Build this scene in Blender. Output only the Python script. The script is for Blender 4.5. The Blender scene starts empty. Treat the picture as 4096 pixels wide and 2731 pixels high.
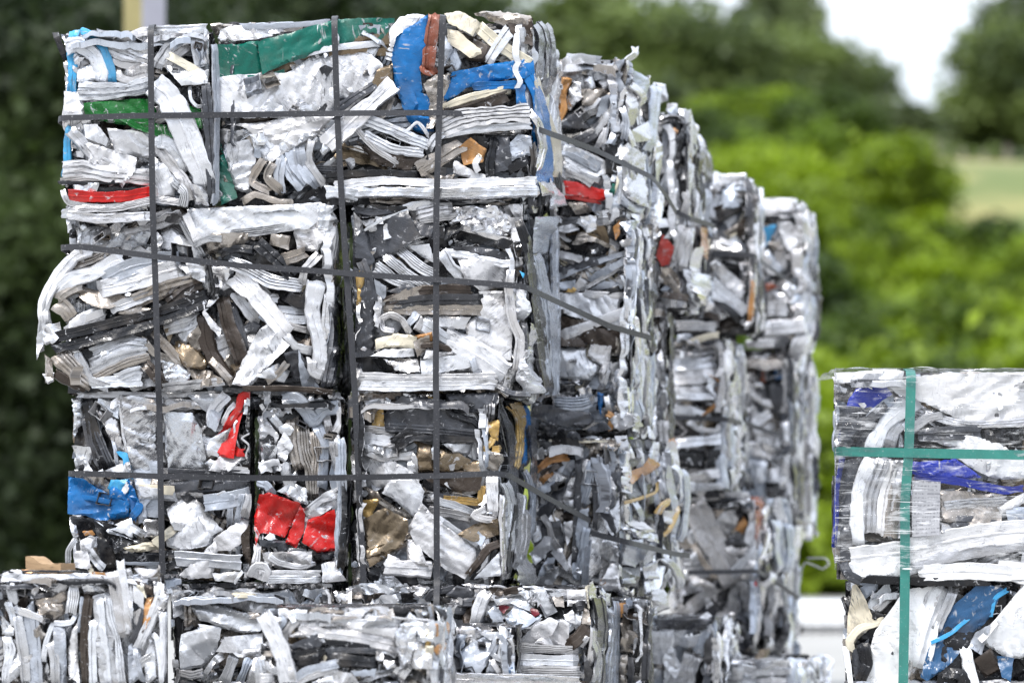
import bpy, math, random
import numpy as np
from mathutils import Vector, Matrix
from mathutils.geometry import delaunay_2d_cdt
sc = bpy.context.scene
COL = sc.collection
K = 36/135/4096; CX = 2048.0; YH = 2177.0; ZC = 0.627      # lens geometry: metres per photo pixel per metre of distance
RNG = random.Random(7)

# ------------------------------------------------------------------ noise
def _h(ix, iy, s):
    n = (ix*374761393 + iy*668265263 + s*1274126177) & 0xffffffff
    n = ((n ^ (n >> 13))*1274126177) & 0xffffffff
    return ((n ^ (n >> 16)) & 0xffff)/32767.5 - 1.0
def noise(x, y, s=0):
    x = np.asarray(x, float); y = np.asarray(y, float)
    ix = np.floor(x).astype(np.int64); iy = np.floor(y).astype(np.int64)
    fx = x-ix; fy = y-iy
    fx = fx*fx*(3-2*fx); fy = fy*fy*(3-2*fy)
    a = _h(ix, iy, s); b = _h(ix+1, iy, s); c = _h(ix, iy+1, s); d = _h(ix+1, iy+1, s)
    return (a*(1-fx)+b*fx)*(1-fy) + (c*(1-fx)+d*fx)*fy
def facet(x, y, s=0):
    """noise made of flat triangles, for the hard planes of crumpled sheet"""
    x = np.asarray(x, float)+.5*np.asarray(y, float); y = np.asarray(y, float)+.13*x
    ix = np.floor(x).astype(np.int64); iy = np.floor(y).astype(np.int64); fx = x-ix; fy = y-iy
    a = _h(ix, iy, s); b = _h(ix+1, iy, s); c = _h(ix, iy+1, s); d = _h(ix+1, iy+1, s)
    return np.where(fx+fy < 1, a+(b-a)*fx+(c-a)*fy, d+(c-d)*(1-fx)+(b-d)*(1-fy))
def sstep(a, b, x):
    t = np.clip((x-a)/(b-a), 0, 1); return t*t*(3-2*t)

# ------------------------------------------------------------------ materials
def newmat(name):
    m = bpy.data.materials.new(name); m.use_nodes = True
    nt = m.node_tree; nt.nodes.clear()
    out = nt.nodes.new('ShaderNodeOutputMaterial')
    return m, nt, out
def N(nt, t, **kw):
    n = nt.nodes.new(t)
    for k, v in kw.items():
        if k.startswith('_'): setattr(n, k[1:], v)
        else: n.inputs[k.replace('__', ' ')].default_value = v
    return n
def ramp(nt, src, a, b):
    r = nt.nodes.new('ShaderNodeMapRange'); r.inputs['From Min'].default_value = a; r.inputs['From Max'].default_value = b
    r.interpolation_type = 'SMOOTHSTEP'
    nt.links.new(src, r.inputs['Value']); return r.outputs['Result']
def mth(nt, op, a, b=None, clamp=False):
    m = nt.nodes.new('ShaderNodeMath'); m.operation = op; m.use_clamp = clamp
    for i, v in enumerate((a, b)):
        if v is None: continue
        if isinstance(v, (int, float)): m.inputs[i].default_value = v
        else: nt.links.new(v, m.inputs[i])
    return m.outputs[0]
def mixc(nt, f, a, b):
    m = nt.nodes.new('ShaderNodeMix'); m.data_type = 'RGBA'
    for s, v in ((m.inputs['Factor'], f), (m.inputs['A'], a), (m.inputs['B'], b)):
        if isinstance(v, (int, float)): s.default_value = v
        elif isinstance(v, tuple): s.default_value = v
        else: nt.links.new(v, s)
    return m.outputs['Result']
def uvscaled(nt, sx, sy):
    t = nt.nodes.new('ShaderNodeTexCoord'); mp = nt.nodes.new('ShaderNodeMapping')
    mp.inputs['Scale'].default_value = (sx, sy, 1)
    nt.links.new(t.outputs['UV'], mp.inputs['Vector']); return mp.outputs['Vector']
def nz(nt, vec, scale, detail=4, rough=.55, dist=0):
    n = nt.nodes.new('ShaderNodeTexNoise'); n.inputs['Scale'].default_value = scale
    n.inputs['Detail'].default_value = detail; n.inputs['Roughness'].default_value = rough; n.inputs['Distortion'].default_value = dist
    nt.links.new(vec, n.inputs['Vector']); return n.outputs['Fac']

def scrap_material(name, rim=False):
    m, nt, out = newmat(name)
    at = nt.nodes.new('ShaderNodeAttribute'); at.attribute_name = 'Col'
    L = nt.links.new
    base = at.outputs['Color']; met = at.outputs['Alpha']
    uv1 = uvscaled(nt, 1, 1)
    uvs = uvscaled(nt, 1, .12)           # stretched along the length of the piece
    patch = ramp(nt, nz(nt, uv1, 9, 3), .43, .58)
    scr = ramp(nt, nz(nt, uvs, 210, 3, .6, .3), .52, .66)
    fine = ramp(nt, nz(nt, uv1, 130, 5, .7, .8), .55, .67)
    big = ramp(nt, nz(nt, uv1, 32, 5, .68, 1.2), .60, .635)
    scuff = mth(nt, 'MULTIPLY', patch, scr)
    scuff = mth(nt, 'MAXIMUM', scuff, mth(nt, 'MULTIPLY', mth(nt, 'MULTIPLY', fine, patch), .6))
    geo = nt.nodes.new('ShaderNodeNewGeometry')
    edge = ramp(nt, geo.outputs['Pointiness'], .55, .66)
    edge = mth(nt, 'MULTIPLY', edge, ramp(nt, nz(nt, uv1, 60, 3), .38, .55))
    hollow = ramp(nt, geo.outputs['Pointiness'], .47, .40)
    dirtn = ramp(nt, nz(nt, uv1, 45, 4, .6), .35, .6)
    # per-piece dirtiness
    sd = nt.nodes.new('ShaderNodeAttribute'); sd.attribute_name = 'Dirt'
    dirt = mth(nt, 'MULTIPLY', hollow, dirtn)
    lum = nt.nodes.new('ShaderNodeRGBToBW'); L(base, lum.inputs[0])
    sc_amt = ramp(nt, lum.outputs[0], .0, .35)
    smudge = mth(nt, 'MULTIPLY', ramp(nt, nz(nt, uvscaled(nt, 1, .35), 26, 6, .7, .6), .50, .70), .58)
    scuff = mth(nt, 'MAXIMUM', scuff, mth(nt, 'MULTIPLY', smudge, sd.outputs['Fac']))
    c = mixc(nt, mth(nt, 'MULTIPLY', mth(nt, 'MULTIPLY', scuff, sc_amt), mth(nt, 'ADD', mth(nt, 'MULTIPLY', sd.outputs['Fac'], .7), .3)), base, (.085,.087,.10,1))
    chip = mth(nt, 'MULTIPLY', big, mth(nt, 'MULTIPLY', patch, .9))
    hsv = nt.nodes.new('ShaderNodeSeparateColor'); hsv.mode = 'HSV'; L(base, hsv.inputs[0])
    satm = ramp(nt, hsv.outputs[1], .45, .8)
    scr2 = mth(nt, 'MULTIPLY', ramp(nt, nz(nt, uvscaled(nt, 1, .2), 70, 4, .65, .5), .57, .66), ramp(nt, nz(nt, uv1, 11, 3), .50, .60))
    chip = mth(nt, 'MAXIMUM', chip, mth(nt, 'MULTIPLY', mth(nt, 'MULTIPLY', scr2, satm), .85))
    chip = mth(nt, 'MAXIMUM', chip, edge)
    c = mixc(nt, chip, c, (.62,.62,.64,1))
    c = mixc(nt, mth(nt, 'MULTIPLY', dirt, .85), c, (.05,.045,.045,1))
    gr = nz(nt, uv1, 6, 4, .6)
    g = mixc(nt, mth(nt, 'MULTIPLY', ramp(nt, gr, .5, .75), .28), c, (.22,.19,.16,1))
    bs = N(nt, 'ShaderNodeBsdfPrincipled')
    L(g, bs.inputs['Base Color'])
    mm = mth(nt, 'MAXIMUM', met, mth(nt, 'MULTIPLY', chip, .75))
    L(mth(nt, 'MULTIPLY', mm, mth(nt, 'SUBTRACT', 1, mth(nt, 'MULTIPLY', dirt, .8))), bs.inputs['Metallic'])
    rr = mth(nt, 'ADD', mth(nt, 'MULTIPLY', nz(nt, uv1, 25, 3), .30), .09)
    rr = mth(nt, 'ADD', rr, mth(nt, 'MULTIPLY', scuff, .25), True)
    L(rr, bs.inputs['Roughness'])
    bs.inputs['Specular IOR Level'].default_value = .42
    h1 = nz(nt, uv1, 55, 5, .62, .6); h2 = nz(nt, uvs, 160, 2)
    vo = nt.nodes.new('ShaderNodeTexVoronoi'); vo.inputs['Scale'].default_value = 36; L(uvscaled(nt, 1, .6), vo.inputs['Vector'])
    vr_ = mth(nt, 'MULTIPLY', mth(nt, 'MULTIPLY', vo.outputs['Distance'], patch), 1.1)
    b1 = nt.nodes.new('ShaderNodeBump'); b1.inputs['Strength'].default_value = .35; b1.inputs['Distance'].default_value = .005
    L(mth(nt, 'ADD', mth(nt, 'ADD', mth(nt, 'ADD', h1, vr_), mth(nt, 'MULTIPLY', h2, .18)), mth(nt, 'MULTIPLY', chip, -.1)), b1.inputs['Height'])
    L(b1.outputs['Normal'], bs.inputs['Normal'])
    L(bs.outputs[0], out.inputs[0])
    return m
def rim_material():
    m, nt, out = newmat('torn_bare_edge')
    uv1 = uvscaled(nt, 1, 1)
    f = ramp(nt, nz(nt, uv1, 70, 3), .4, .6)
    at = nt.nodes.new('ShaderNodeAttribute'); at.attribute_name = 'Col'
    c = mixc(nt, f, at.outputs['Color'], (.5,.5,.52,1))
    bs = N(nt, 'ShaderNodeBsdfPrincipled', Roughness=.38, Metallic=.7)
    nt.links.new(c, bs.inputs['Base Color'])
    nt.links.new(bs.outputs[0], out.inputs[0]); return m
def simple(name, color, rough=.6, metallic=0, var=.25, vscale=8, bump=0, bscale=30):
    m, nt, out = newmat(name)
    t = nt.nodes.new('ShaderNodeTexCoord')
    f = nz(nt, t.outputs['Object'], vscale, 5)
    c = mixc(nt, f, tuple(x*(1-var) for x in color)+(1,), tuple(min(1, x*(1+var)) for x in color)+(1,))
    bs = N(nt, 'ShaderNodeBsdfPrincipled', Roughness=rough, Metallic=metallic)
    nt.links.new(c, bs.inputs['Base Color'])
    if bump:
        b = N(nt, 'ShaderNodeBump', Strength=bump, Distance=.01)
        nt.links.new(nz(nt, t.outputs['Object'], bscale, 5), b.inputs['Height']); nt.links.new(b.outputs[0], bs.inputs['Normal'])
    nt.links.new(bs.outputs[0], out.inputs[0]); return m
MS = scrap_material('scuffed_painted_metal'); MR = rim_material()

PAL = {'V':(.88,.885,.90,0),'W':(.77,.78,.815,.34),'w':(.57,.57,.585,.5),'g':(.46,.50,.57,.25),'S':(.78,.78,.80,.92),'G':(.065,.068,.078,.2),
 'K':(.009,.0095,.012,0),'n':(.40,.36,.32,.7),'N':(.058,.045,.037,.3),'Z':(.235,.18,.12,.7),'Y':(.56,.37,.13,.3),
 'C':(.74,.68,.54,0),'T':(.50,.25,.09,.1),'B':(.006,.145,.42,0),'b':(.06,.36,.66,0),'E':(.004,.13,.095,0),'e':(.008,.13,.022,0),
 'R':(.56,.014,.012,0),'r':(.26,.075,.04,.1),'R2':(.42,.06,.05,0),'U':(.008,.03,.38,0),'D':(.025,.09,.20,0),'D2':(.16,.01,.02,0),'L':(.78,.78,.80,0)}
CNAME = {'T':'orange brown','B':'bright blue','b':'light blue','E':'dark teal green','e':'green','R':'red','r':'rust brown',
 'R2':'faded red','U':'royal blue','D':'navy blue','D2':'dark maroon','Y':'gold','Z':'bronze','C':'cream','K':'black','N':'dark brown','G':'dark grey'}

# ------------------------------------------------------------------ mesh helper
def mesh_obj(name, V, F, parent=None, mats=(MS,), mi=None, uv=None, col=None, dirt=None, sharp=26):
    me = bpy.data.meshes.new(name)
    V = np.asarray(V, np.float32)
    me.from_pydata(V.tolist(), [], F if isinstance(F, list) else F.tolist())
    for m in mats: me.materials.append(m)
    n = len(me.polygons)
    if mi is not None: me.polygons.foreach_set('material_index', np.asarray(mi, np.int32))
    me.polygons.foreach_set('use_smooth', np.ones(n, bool))
    if uv is not None:
        li = np.zeros(len(me.loops), np.int32); me.loops.foreach_get('vertex_index', li)
        ul = me.uv_layers.new(name='UVMap'); ul.data.foreach_set('uv', np.asarray(uv, np.float32)[li].ravel())
    if col is not None:
        ca = me.color_attributes.new('Col', 'FLOAT_COLOR', 'POINT'); ca.data.foreach_set('color', np.asarray(col, np.float32).ravel())
    if dirt is not None:
        da = me.attributes.new('Dirt', 'FLOAT', 'POINT'); da.data.foreach_set('value', np.asarray(dirt, np.float32))
    me.update()
    if sharp: me.set_sharp_from_angle(angle=math.radians(sharp))
    o = bpy.data.objects.new(name, me); COL.objects.link(o)
    if parent is not None:
        o.parent = parent; o.matrix_parent_inverse = Matrix.Translation(-parent.location)
        o.matrix_parent_inverse = Matrix.Translation(-Vector(parent.location))
    return o

# ------------------------------------------------------------------ scrap shapes in (a,b,v) face space, unit = photo px at the bale
PROF = {
 'f': [(-1,-.05),(-.6,.02),(-.2,.05),(.2,.03),(.6,.06),(1,-.03)],
 'c': [(-1,-.5),(-.93,-.12),(-.8,-.02),(-.45,.03),(-.1,.1),(-.04,.02),(.35,.04),(.7,.1),(.86,-.05),(.95,-.3),(1,-.55)],
 't': [(-1,-.9),(-.95,-.3),(-.7,.2),(-.3,.45),(.1,.5),(.5,.35),(.85,-.05),(1,-.9)],
 'u': [(-1,-.75),(-.98,-.05),(-.9,.05),(-.5,.0),(-.12,-.02),(-.06,.05),(.06,.05),(.12,-.02),(.5,.0),(.9,.05),(.98,-.05),(1,-.75)],
 'r': [(-1,-.6),(-.97,0),(-.62,.04),(-.56,-.2),(-.42,-.2),(-.36,.08),(.02,.1),(.08,-.16),(.26,-.16),(.32,.03),(.7,0),(.74,-.25),(.97,-.28),(1,-.65)],
 'k': [(-1,-.5),(-.96,0),(-.78,.02),(-.74,-.3),(-.68,-.3),(-.64,.03),(-.4,.06),(-.36,-.25),(-.3,-.25),(-.26,.07),(0,.09),(.04,-.28),(.1,-.28),(.14,.07),(.4,.05),(.45,-.3),(.52,-.3),(.56,.02),(.96,0),(1,-.5)],
}
RIBS = ['r', 'r', 'r2', 'r3', 'r2', 'r3']
PROF['r2'] = [(-1,-.6),(-.96,0),(-.62,.03),(-.3,.05),(-.25,-.2),(-.12,-.2),(-.07,.03),(.3,.02),(.7,.05),(.96,.02),(1,-.6)]
PROF['r3'] = [(-1,-.6),(-.97,0),(-.5,.05),(-.1,.03),(-.06,-.26),(.2,-.28),(.5,-.27),(.55,-.02),(.8,0),(.97,-.02),(1,-.6)]
def catmull(P, n):
    P = np.asarray(P, float)
    if len(P) == 2: P = np.vstack([P[0], (P[0]+P[1])/2, P[1]])
    Q = np.vstack([2*P[0]-P[1], P, 2*P[-1]-P[-2]])
    seg = np.linalg.norm(np.diff(P, axis=0), axis=1); cum = np.concatenate([[0], np.cumsum(seg)])
    s = np.linspace(0, cum[-1], n)
    i = np.clip(np.searchsorted(cum, s, side='right')-1, 0, len(P)-2)
    t = ((s-cum[i])/np.maximum(seg[i], 1e-6))[:, None]
    a, b, c, d = Q[i], Q[i+1], Q[i+2], Q[i+3]
    r = .5*((2*b)+(c-a)*t+(2*a-5*b+4*c-d)*t*t+(3*b-a-3*c+d)*t**3)
    lin = b*(1-t)+c*t
    return .5*r+.5*lin, s
def strip_geo(P, w, prof, rng, v0=0, tilt=None, crump=1.0, torn=1.0):
    P = np.asarray(P, float)
    Ltot = np.linalg.norm(np.diff(P, axis=0), axis=1).sum()
    n = int(max(7, min(90, Ltot/9.5)))
    C, s = catmull(P, n)
    T = np.gradient(C, axis=0); T /= np.maximum(np.linalg.norm(T, axis=1), 1e-6)[:, None]
    Nn = np.stack([-T[:, 1], T[:, 0]], 1)
    if prof == 'r': prof = rng.choice(RIBS)
    pr = PROF[prof]; flip = rng.choice((-1, 1)); pr = pr if flip > 0 else [(-a_, b_) for a_, b_ in pr[::-1]]; pu = np.array([p[0] for p in pr]); pv = np.array([p[1] for p in pr]); m = len(pr)
    sd = rng.randrange(1 << 20); hw = w/2
    ww = hw*(1+.13*noise(s/140, s*0, sd)+.07*noise(s/35, s*0, sd+1))
    # creases: short pinches across the piece where it was folded
    pinch = np.zeros(n); dv = np.zeros(n)
    for _ in range(rng.randint(1, 2+int(Ltot/170))):
        c0 = rng.uniform(.05, .95)*Ltot; wd = rng.uniform(8, 26)
        k = np.exp(-((s-c0)/wd)**2)
        pinch += k*rng.uniform(.0, .22)*crump; dv += k*rng.uniform(-.3, .22)*min(hw, 45)*crump
    # slow waviness
    dv += .16*min(hw, 50)*noise(s/95, s*0+3, sd+2)*crump
    U = pu[None, :]*np.ones((n, 1))
    lat = U*(ww*(1-pinch))[:, None]
    v = pv[None, :]*(min(hw, 42))*(1+.3*noise(s/70, s*0+9, sd+3))[:, None] + dv[:, None]
    tw = (tilt if tilt is not None else rng.uniform(-.3, .3)) + .25*noise(s/160, s*0+5, sd+4)
    v += lat*tw[:, None]*.8
    SS = s[:, None]*np.ones((1, m))
    v += crump*(1.8*facet(SS/19+5, lat/21, sd+5) + 5.5*facet(SS/52, lat/50+7, sd+6))*min(1, w/45)
    # torn ends
    jag = noise(lat[0]/9, lat[0]*0, sd+7)*7*torn; jag2 = noise(lat[-1]/9, lat[-1]*0+4, sd+8)*7*torn
    along = np.zeros((n, m)); along[0] = jag; along[-1] = jag2
    A = C[:, 0:1]+lat*Nn[:, 0:1]+along*T[:, 0:1]+1.5*noise(SS/20, lat/20, sd+9)
    B = C[:, 1:2]+lat*Nn[:, 1:2]+along*T[:, 1:2]+1.5*noise(SS/20+30, lat/20, sd+10)
    # ends droop backwards so the piece dives into the bale
    e = np.minimum(s, s[-1]-s); v -= (rng.uniform(4, 24)*np.exp(-(e/15)**2))[:, None]
    v -= np.median(v)-.12*min(hw, 42)
    abv = np.stack([A, B, v+v0], -1).reshape(-1, 3)
    idx = np.arange(n*m).reshape(n, m)
    quads = np.stack([idx[:-1, :-1], idx[:-1, 1:], idx[1:, 1:], idx[1:, :-1]], -1).reshape(-1, 4)
    loop = np.concatenate([idx[0, :], idx[1:, -1], idx[-1, :-1][::-1], idx[1:-1, 0][::-1]])
    ox, oy = rng.uniform(0, 40), rng.uniform(0, 40)
    uv = np.stack([lat.ravel()*8e-4+ox, SS.ravel()*8e-4+oy], 1)
    return abv, quads, loop, uv
def poly_resample(P, h, rng, jag):
    P = np.asarray(P, float); out = []
    for i in range(len(P)):
        a, b = P[i], P[(i+1) % len(P)]
        L = np.linalg.norm(b-a); k = max(1, int(L/h))
        nn = np.array([-(b-a)[1], (b-a)[0]])/max(L, 1e-6)
        amp = jag*rng.uniform(.2, 1); sd = rng.randrange(9999); bow = rng.uniform(-.03, .03)*L
        for j in range(k):
            t = j/k
            d = amp*float(noise(t*L/11, 0, sd))*(1 if j else 0)+bow*4*t*(1-t)
            out.append(a+(b-a)*t+nn*d)
    return np.array(out)
def inside(P, pts):
    x, y = pts[:, 0], pts[:, 1]; c = np.zeros(len(pts), bool); j = len(P)-1
    for i in range(len(P)):
        xi, yi = P[i]; xj, yj = P[j]
        if yi != yj:
            c ^= ((yi > y) != (yj > y)) & (x < (xj-xi)*(y-yi)/(yj-yi)+xi)
        j = i
    return c
def sheet_geo(P, fold, rng, v0=0, jag=4.0, tilt=1.0, coarse=True):
    P = np.asarray(P, float)
    lo, hi = P.min(0), P.max(0); size = float(max(hi-lo)); 
    h = 9.5 if size > 150 else (8 if size > 60 else 6)
    if size > 380: h = 11
    if coarse: h = max(h, 13)
    O = poly_resample(P, h, rng, jag)
    gx, gy = np.meshgrid(np.arange(lo[0], hi[0], h), np.arange(lo[1], hi[1], h*.87))
    gx = gx+(np.arange(gx.shape[0])[:, None] % 2)*h*.5
    G = np.stack([gx.ravel(), gy.ravel()], 1)
    G += np.array([[rng.uniform(-.22, .22)*h, rng.uniform(-.22, .22)*h] for _ in range(len(G))])
    if len(G):
        G = G[inside(O, G)]
        if len(G):
            d = np.min(np.linalg.norm(G[:, None, :]-O[None, :, :], axis=2), axis=1); G = G[d > h*.55]
    pts = [Vector(p) for p in O]+[Vector(p) for p in G]
    n = len(O)
    r = delaunay_2d_cdt(pts, [(i, (i+1) % n) for i in range(n)], [], 1, 1e-4)
    V2 = np.array([list(p) for p in r[0]]); tris = [f for f in r[2] if len(f) == 3]
    if len(tris) < 1: return None
    orig = r[3]; sd = rng.randrange(1 << 20)
    x, y = V2[:, 0], V2[:, 1]
    cx, cy = (lo+hi)/2
    ang = rng.uniform(0, math.pi); ca, sa = math.cos(ang), math.sin(ang)
    p = (x-cx)*ca+(y-cy)*sa; q = -(x-cx)*sa+(y-cy)*ca
    S = min(1.0, size/260)
    v = (rng.uniform(-.22, .22)*(x-cx)+rng.uniform(-.2, .2)*(y-cy))*tilt*(1 if size < 220 else 180/size)
    # one or two hard folds
    for _ in range(1+int(fold)):
        a2 = rng.uniform(0, math.pi); c2 = rng.uniform(-.35, .35)*size
        dd = (x-cx)*math.cos(a2)+(y-cy)*math.sin(a2)-c2+8*noise(x/60, y/60, sd+11)
        sl = rng.uniform(.12, .38)*rng.choice((-1, 1)) if size < 260 else rng.uniform(.03, .10)*rng.choice((-1, 1))
        v += np.abs(dd)*sl - abs(sl)*size*.12*(1 if sl > 0 else -1)
    wx = 10*noise(x/45, y/45, sd+8)
    v += (fold*6.5+2)*S*facet((p+wx)/75, (q+wx)/52, sd) + (fold*3.4+1.2)*S*facet((p-wx)/31, q/24, sd+1)
    if fold >= 2: v += fold*2.2*S*facet(p/15+3, q/19, sd+2)
    v += 1.0*noise(x/11, y/11, sd+3)
    v += rng.uniform(4, 13)*noise(x/190, y/190, sd+4)*S
    # edges rolled back into the bale
    E = O; dmin = np.min(np.linalg.norm(V2[:, None, :]-E[None, :, :], axis=2), axis=1)
    roll = sstep(-.3, .5, noise(x/80, y/80, sd+5))
    v -= (1-sstep(0, 9, dmin))*(1+13*roll)*min(1, size/120)
    v -= np.median(v)
    v = np.clip(v, -50-12*fold, 22) + v0
    # boundary loop in new indices
    m = {}
    for i, o in enumerate(orig):
        for k in o: m[k] = i
    loop = np.array([m[i] for i in range(n) if i in m])
    ox, oy = rng.uniform(0, 40), rng.uniform(0, 40)
    uv = np.stack([p*8e-4+ox, q*8e-4+oy], 1)
    return np.stack([x, y, v], 1), tris, loop, uv

def hollow_geo(cx, cy, w, h, ang, v0, tx, ty, rng):
    """a squashed box section seen on its cut end"""
    wall = 3.2; L = rng.uniform(70, 130); rings = []
    q = rng.uniform(-.3, .3)
    def ring(ww, hh, dv):
        P = []
        for a, b_ in ((-1, -1), (-.3, -1.06), (.35, -.94), (1, -1), (1.04, 0), (1, 1), (.2, .9), (-.4, 1.05), (-1, 1), (-.93, .1)):
            x, y = a*ww+q*b_*hh, b_*hh
            P.append((cx+x*math.cos(ang)-y*math.sin(ang)+tx*dv, cy+x*math.sin(ang)+y*math.cos(ang)+ty*dv, v0-dv))
        return P
    for ww, hh, dv in ((w, h, L), (w, h, L*.5), (w, h, 0), (w-wall, h-wall, .5), (w-wall, h-wall, L*.5), (w-wall, h-wall, L*.95)): rings += ring(ww, hh, dv)
    F = [[i*10+j, i*10+(j+1) % 10, (i+1)*10+(j+1) % 10, (i+1)*10+j] for i in range(5) for j in range(10)]
    abv = np.array(rings); uv = abv[:, [0, 2]]*8e-4+rng.uniform(0, 9)
    return abv, F, np.array([], int), uv
def finish(geo, mapf, thick=2.6):
    """face-space geometry -> world vertices with a torn rim of thickness"""
    abv, F, loop, uv = geo
    W = mapf(abv[:, 0], abv[:, 1], abv[:, 2])
    b = abv[loop]; Wb = mapf(b[:, 0], b[:, 1], b[:, 2]-thick)
    n0 = len(W); k = len(loop)
    faces = F.tolist() if hasattr(F, 'tolist') else [list(f) for f in F]
    nf = len(faces)
    for i in range(k):
        j = (i+1) % k
        if loop[i] == loop[j]: continue
        faces.append([int(loop[i]), int(loop[j]), n0+j, n0+i])
    mi = np.zeros(len(faces), np.int32); mi[nf:] = 1
    return np.vstack([W, Wb]), faces, mi, np.vstack([uv, uv[loop]])

# ------------------------------------------------------------------ bales
class Bale:
    def __init__(s, key, xl, xr, xs, yt, yb, Y, depth=.8, yaw=0.0):
        s.key = key; s.xl, s.xr, s.xs, s.yt, s.Y, s.depth = xl, xr, xs, yt, Y, depth
        s.yb = yb if yb is not None else YH+ZC/(K*Y)-2
        s.u = K*Y; s.yaw = yaw
        s.Xc = (xr-CX)*K*Y; s.Xs = (xs-CX)*K*(Y+depth); s.m = (s.Xs-s.Xc)/depth
        s.nf = np.array([yaw, -1, 0]); s.nf /= np.linalg.norm(s.nf)
        s.ns = np.array([1, -s.m, 0]); s.ns /= np.linalg.norm(s.ns)
        s.z1 = ZC+(YH-s.yt)*s.u; s.z0 = max(0, ZC+(YH-s.yb)*s.u)
        Yl = s.Yf(xl); s.FL = np.array([(xl-CX)*K*Yl, Yl]); s.FR = np.array([s.Xc, Y])
        s.BR = np.array([s.Xs, Y+depth]); s.BL = np.array([(s.FL[0]+.01) if xl < CX else s.FL[0]*(1+1.5*depth/Yl)+.02, Yl+depth])
    def Yf(s, px): return s.Y+s.yaw*(px-s.xr)*s.u
    def front(s, px, py, v):
        px = np.asarray(px, float)
        Yf = s.Yf(px)
        den = (px-CX)*K-s.m
        Ys = (s.Xc-s.m*s.Y)/np.where(np.abs(den) < 1e-6, 1e-6, den)
        Ys = np.where((Ys < s.Y) | (Ys > s.Y+s.depth*1.12), s.Y+s.depth*1.12, Ys)
        side = px > s.xr
        if s.xs-s.xr < 25: Y = np.where(side, s.Y+np.clip((px-s.xr)*s.u*1.5, 0, .3), Yf)
        else: Y = np.where(side, Ys, Yf)
        t = sstep(s.xr-22, s.xr+14, px)[:, None]
        n = s.nf*(1-t)+s.ns*t*.6+s.nf*t*.4; n /= np.linalg.norm(n, axis=1)[:, None]
        Yz = np.minimum(Y, s.Y+.35)     # heights keep to the front face's scale for the first part of the side
        P = np.stack([(px-CX)*K*Y, Y, ZC+(YH-np.asarray(py, float))*K*Y], 1)
        return P+n*(np.asarray(v, float)*s.u)[:, None]
    def face(s, which):
        """metric face map for the parts of a bale the photo sees edge-on"""
        if which == 'S': O, U = s.FR, s.BR-s.FR; w = s.z1-s.z0
        if which == 'L': O, U = s.BL, s.FL-s.BL; w = s.z1-s.z0
        if which == 'B': O, U = s.BR, s.BL-s.BR; w = s.z1-s.z0
        if which == 'T':
            O, U = s.FL, s.FR-s.FL
            L = np.linalg.norm(U); e = U/L; f = np.array([-e[1], e[0]]); u = s.u
            def fn(a, b, v):
                xy = O[None, :]+np.outer(a*u, e)+np.outer(s.depth-b*u, f)
                xy[:, 0] += (s.depth-b*u)/s.depth*(s.BL[0]-s.FL[0])*np.clip(1-a*u/L, 0, 1)
                return np.column_stack([xy, s.z1+np.asarray(v)*u])
            return fn, L/u, s.depth/u
        L = np.linalg.norm(U); e = U/L; nrm = np.array([e[1], -e[0]]); u = s.u
        def fn(a, b, v):
            xy = O[None, :]+np.outer(a*u, e)+np.outer(np.asarray(v)*u, nrm)
            return np.column_stack([xy, s.z1-b*u])
        return fn, L/u, w/u

def rand_path(rng, Wd, H, ang0, spread, Lr, m=14):
    ang = ang0+rng.gauss(0, spread); L = rng.uniform(*Lr)
    x, y = rng.uniform(0, Wd), rng.uniform(0, H); P = []
    k = rng.choice((2, 2, 3, 3, 4)); 
    x -= math.cos(ang)*L/2; y -= math.sin(ang)*L/2
    for i in range(k):
        P.append((x, y)); x += math.cos(ang)*L/(k-1); y += math.sin(ang)*L/(k-1)
        ang += rng.gauss(0, .35) if rng.random() < .7 else rng.gauss(0, .9)
    P = np.array(P); m = min(m, Wd*.4, H*.4)
    P[:, 0] = np.clip(P[:, 0], m, Wd-m); P[:, 1] = np.clip(P[:, 1], m, H-m)
    if np.linalg.norm(P[-1]-P[0]) < 25: P[-1] = P[0]+np.array([40, 5])
    for i in range(1, len(P)):
        if np.linalg.norm(P[i]-P[i-1]) < 6: P[i] = P[i]+np.array([7.0, 5.0])
    return P
def rand_poly(rng, Wd, H, r):
    cx, cy = rng.uniform(0, Wd), rng.uniform(0, H); k = rng.randint(4, 7); asp = rng.uniform(.4, 1); an = rng.uniform(0, 3.14)
    P = []
    for i in range(k):
        t = 2*math.pi*(i+rng.uniform(-.3, .3))/k; rr = r*rng.uniform(.6, 1.15)
        x, y = rr*math.cos(t), rr*asp*math.sin(t)
        P.append((cx+x*math.cos(an)-y*math.sin(an), cy+x*math.sin(an)+y*math.cos(an)))
    P = np.array(P); P[:, 0] = np.clip(P[:, 0], 4, Wd-4); P[:, 1] = np.clip(P[:, 1], 4, H-4)
    return P
DEEP = ['W', 'W', 'w', 'w', 'g', 'g', 'S', 'S', 'S', 'S', 'n', 'n', 'n', 'G', 'G', 'G', 'G', 'K', 'K', 'K', 'K', 'K', 'N', 'Z']  # mostly dark scrap colours, painting the shade of the crevices into the fill
FILLCOL = ['W']*6+['w']*5+['g']*3+['S']*12+['n']*3+['G']*3+['K']*3+['N', 'C', 'Z']
SIDE = ['W']*6+['w']*6+['g']*6+['S']*6+['G']*4+['K']*2
def pick(rng, extra=''):
    return rng.choice(FILLCOL+list(extra))
def colour(key, rng, n, jitter=.1):
    c = PAL[key]; k = 1+rng.uniform(-jitter, jitter)
    w = rng.uniform(-.025, .025)
    return np.tile([min(1, c[0]*k*(1+w)), min(1, c[1]*k), min(1, c[2]*k*(1-w)), c[3]], (n, 1))
KIND = {'f':'flat_strip','c':'curved_strip','t':'bent_tube','u':'channel_profile','r':'ribbed_profile','k':'layered_profiles'}

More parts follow.
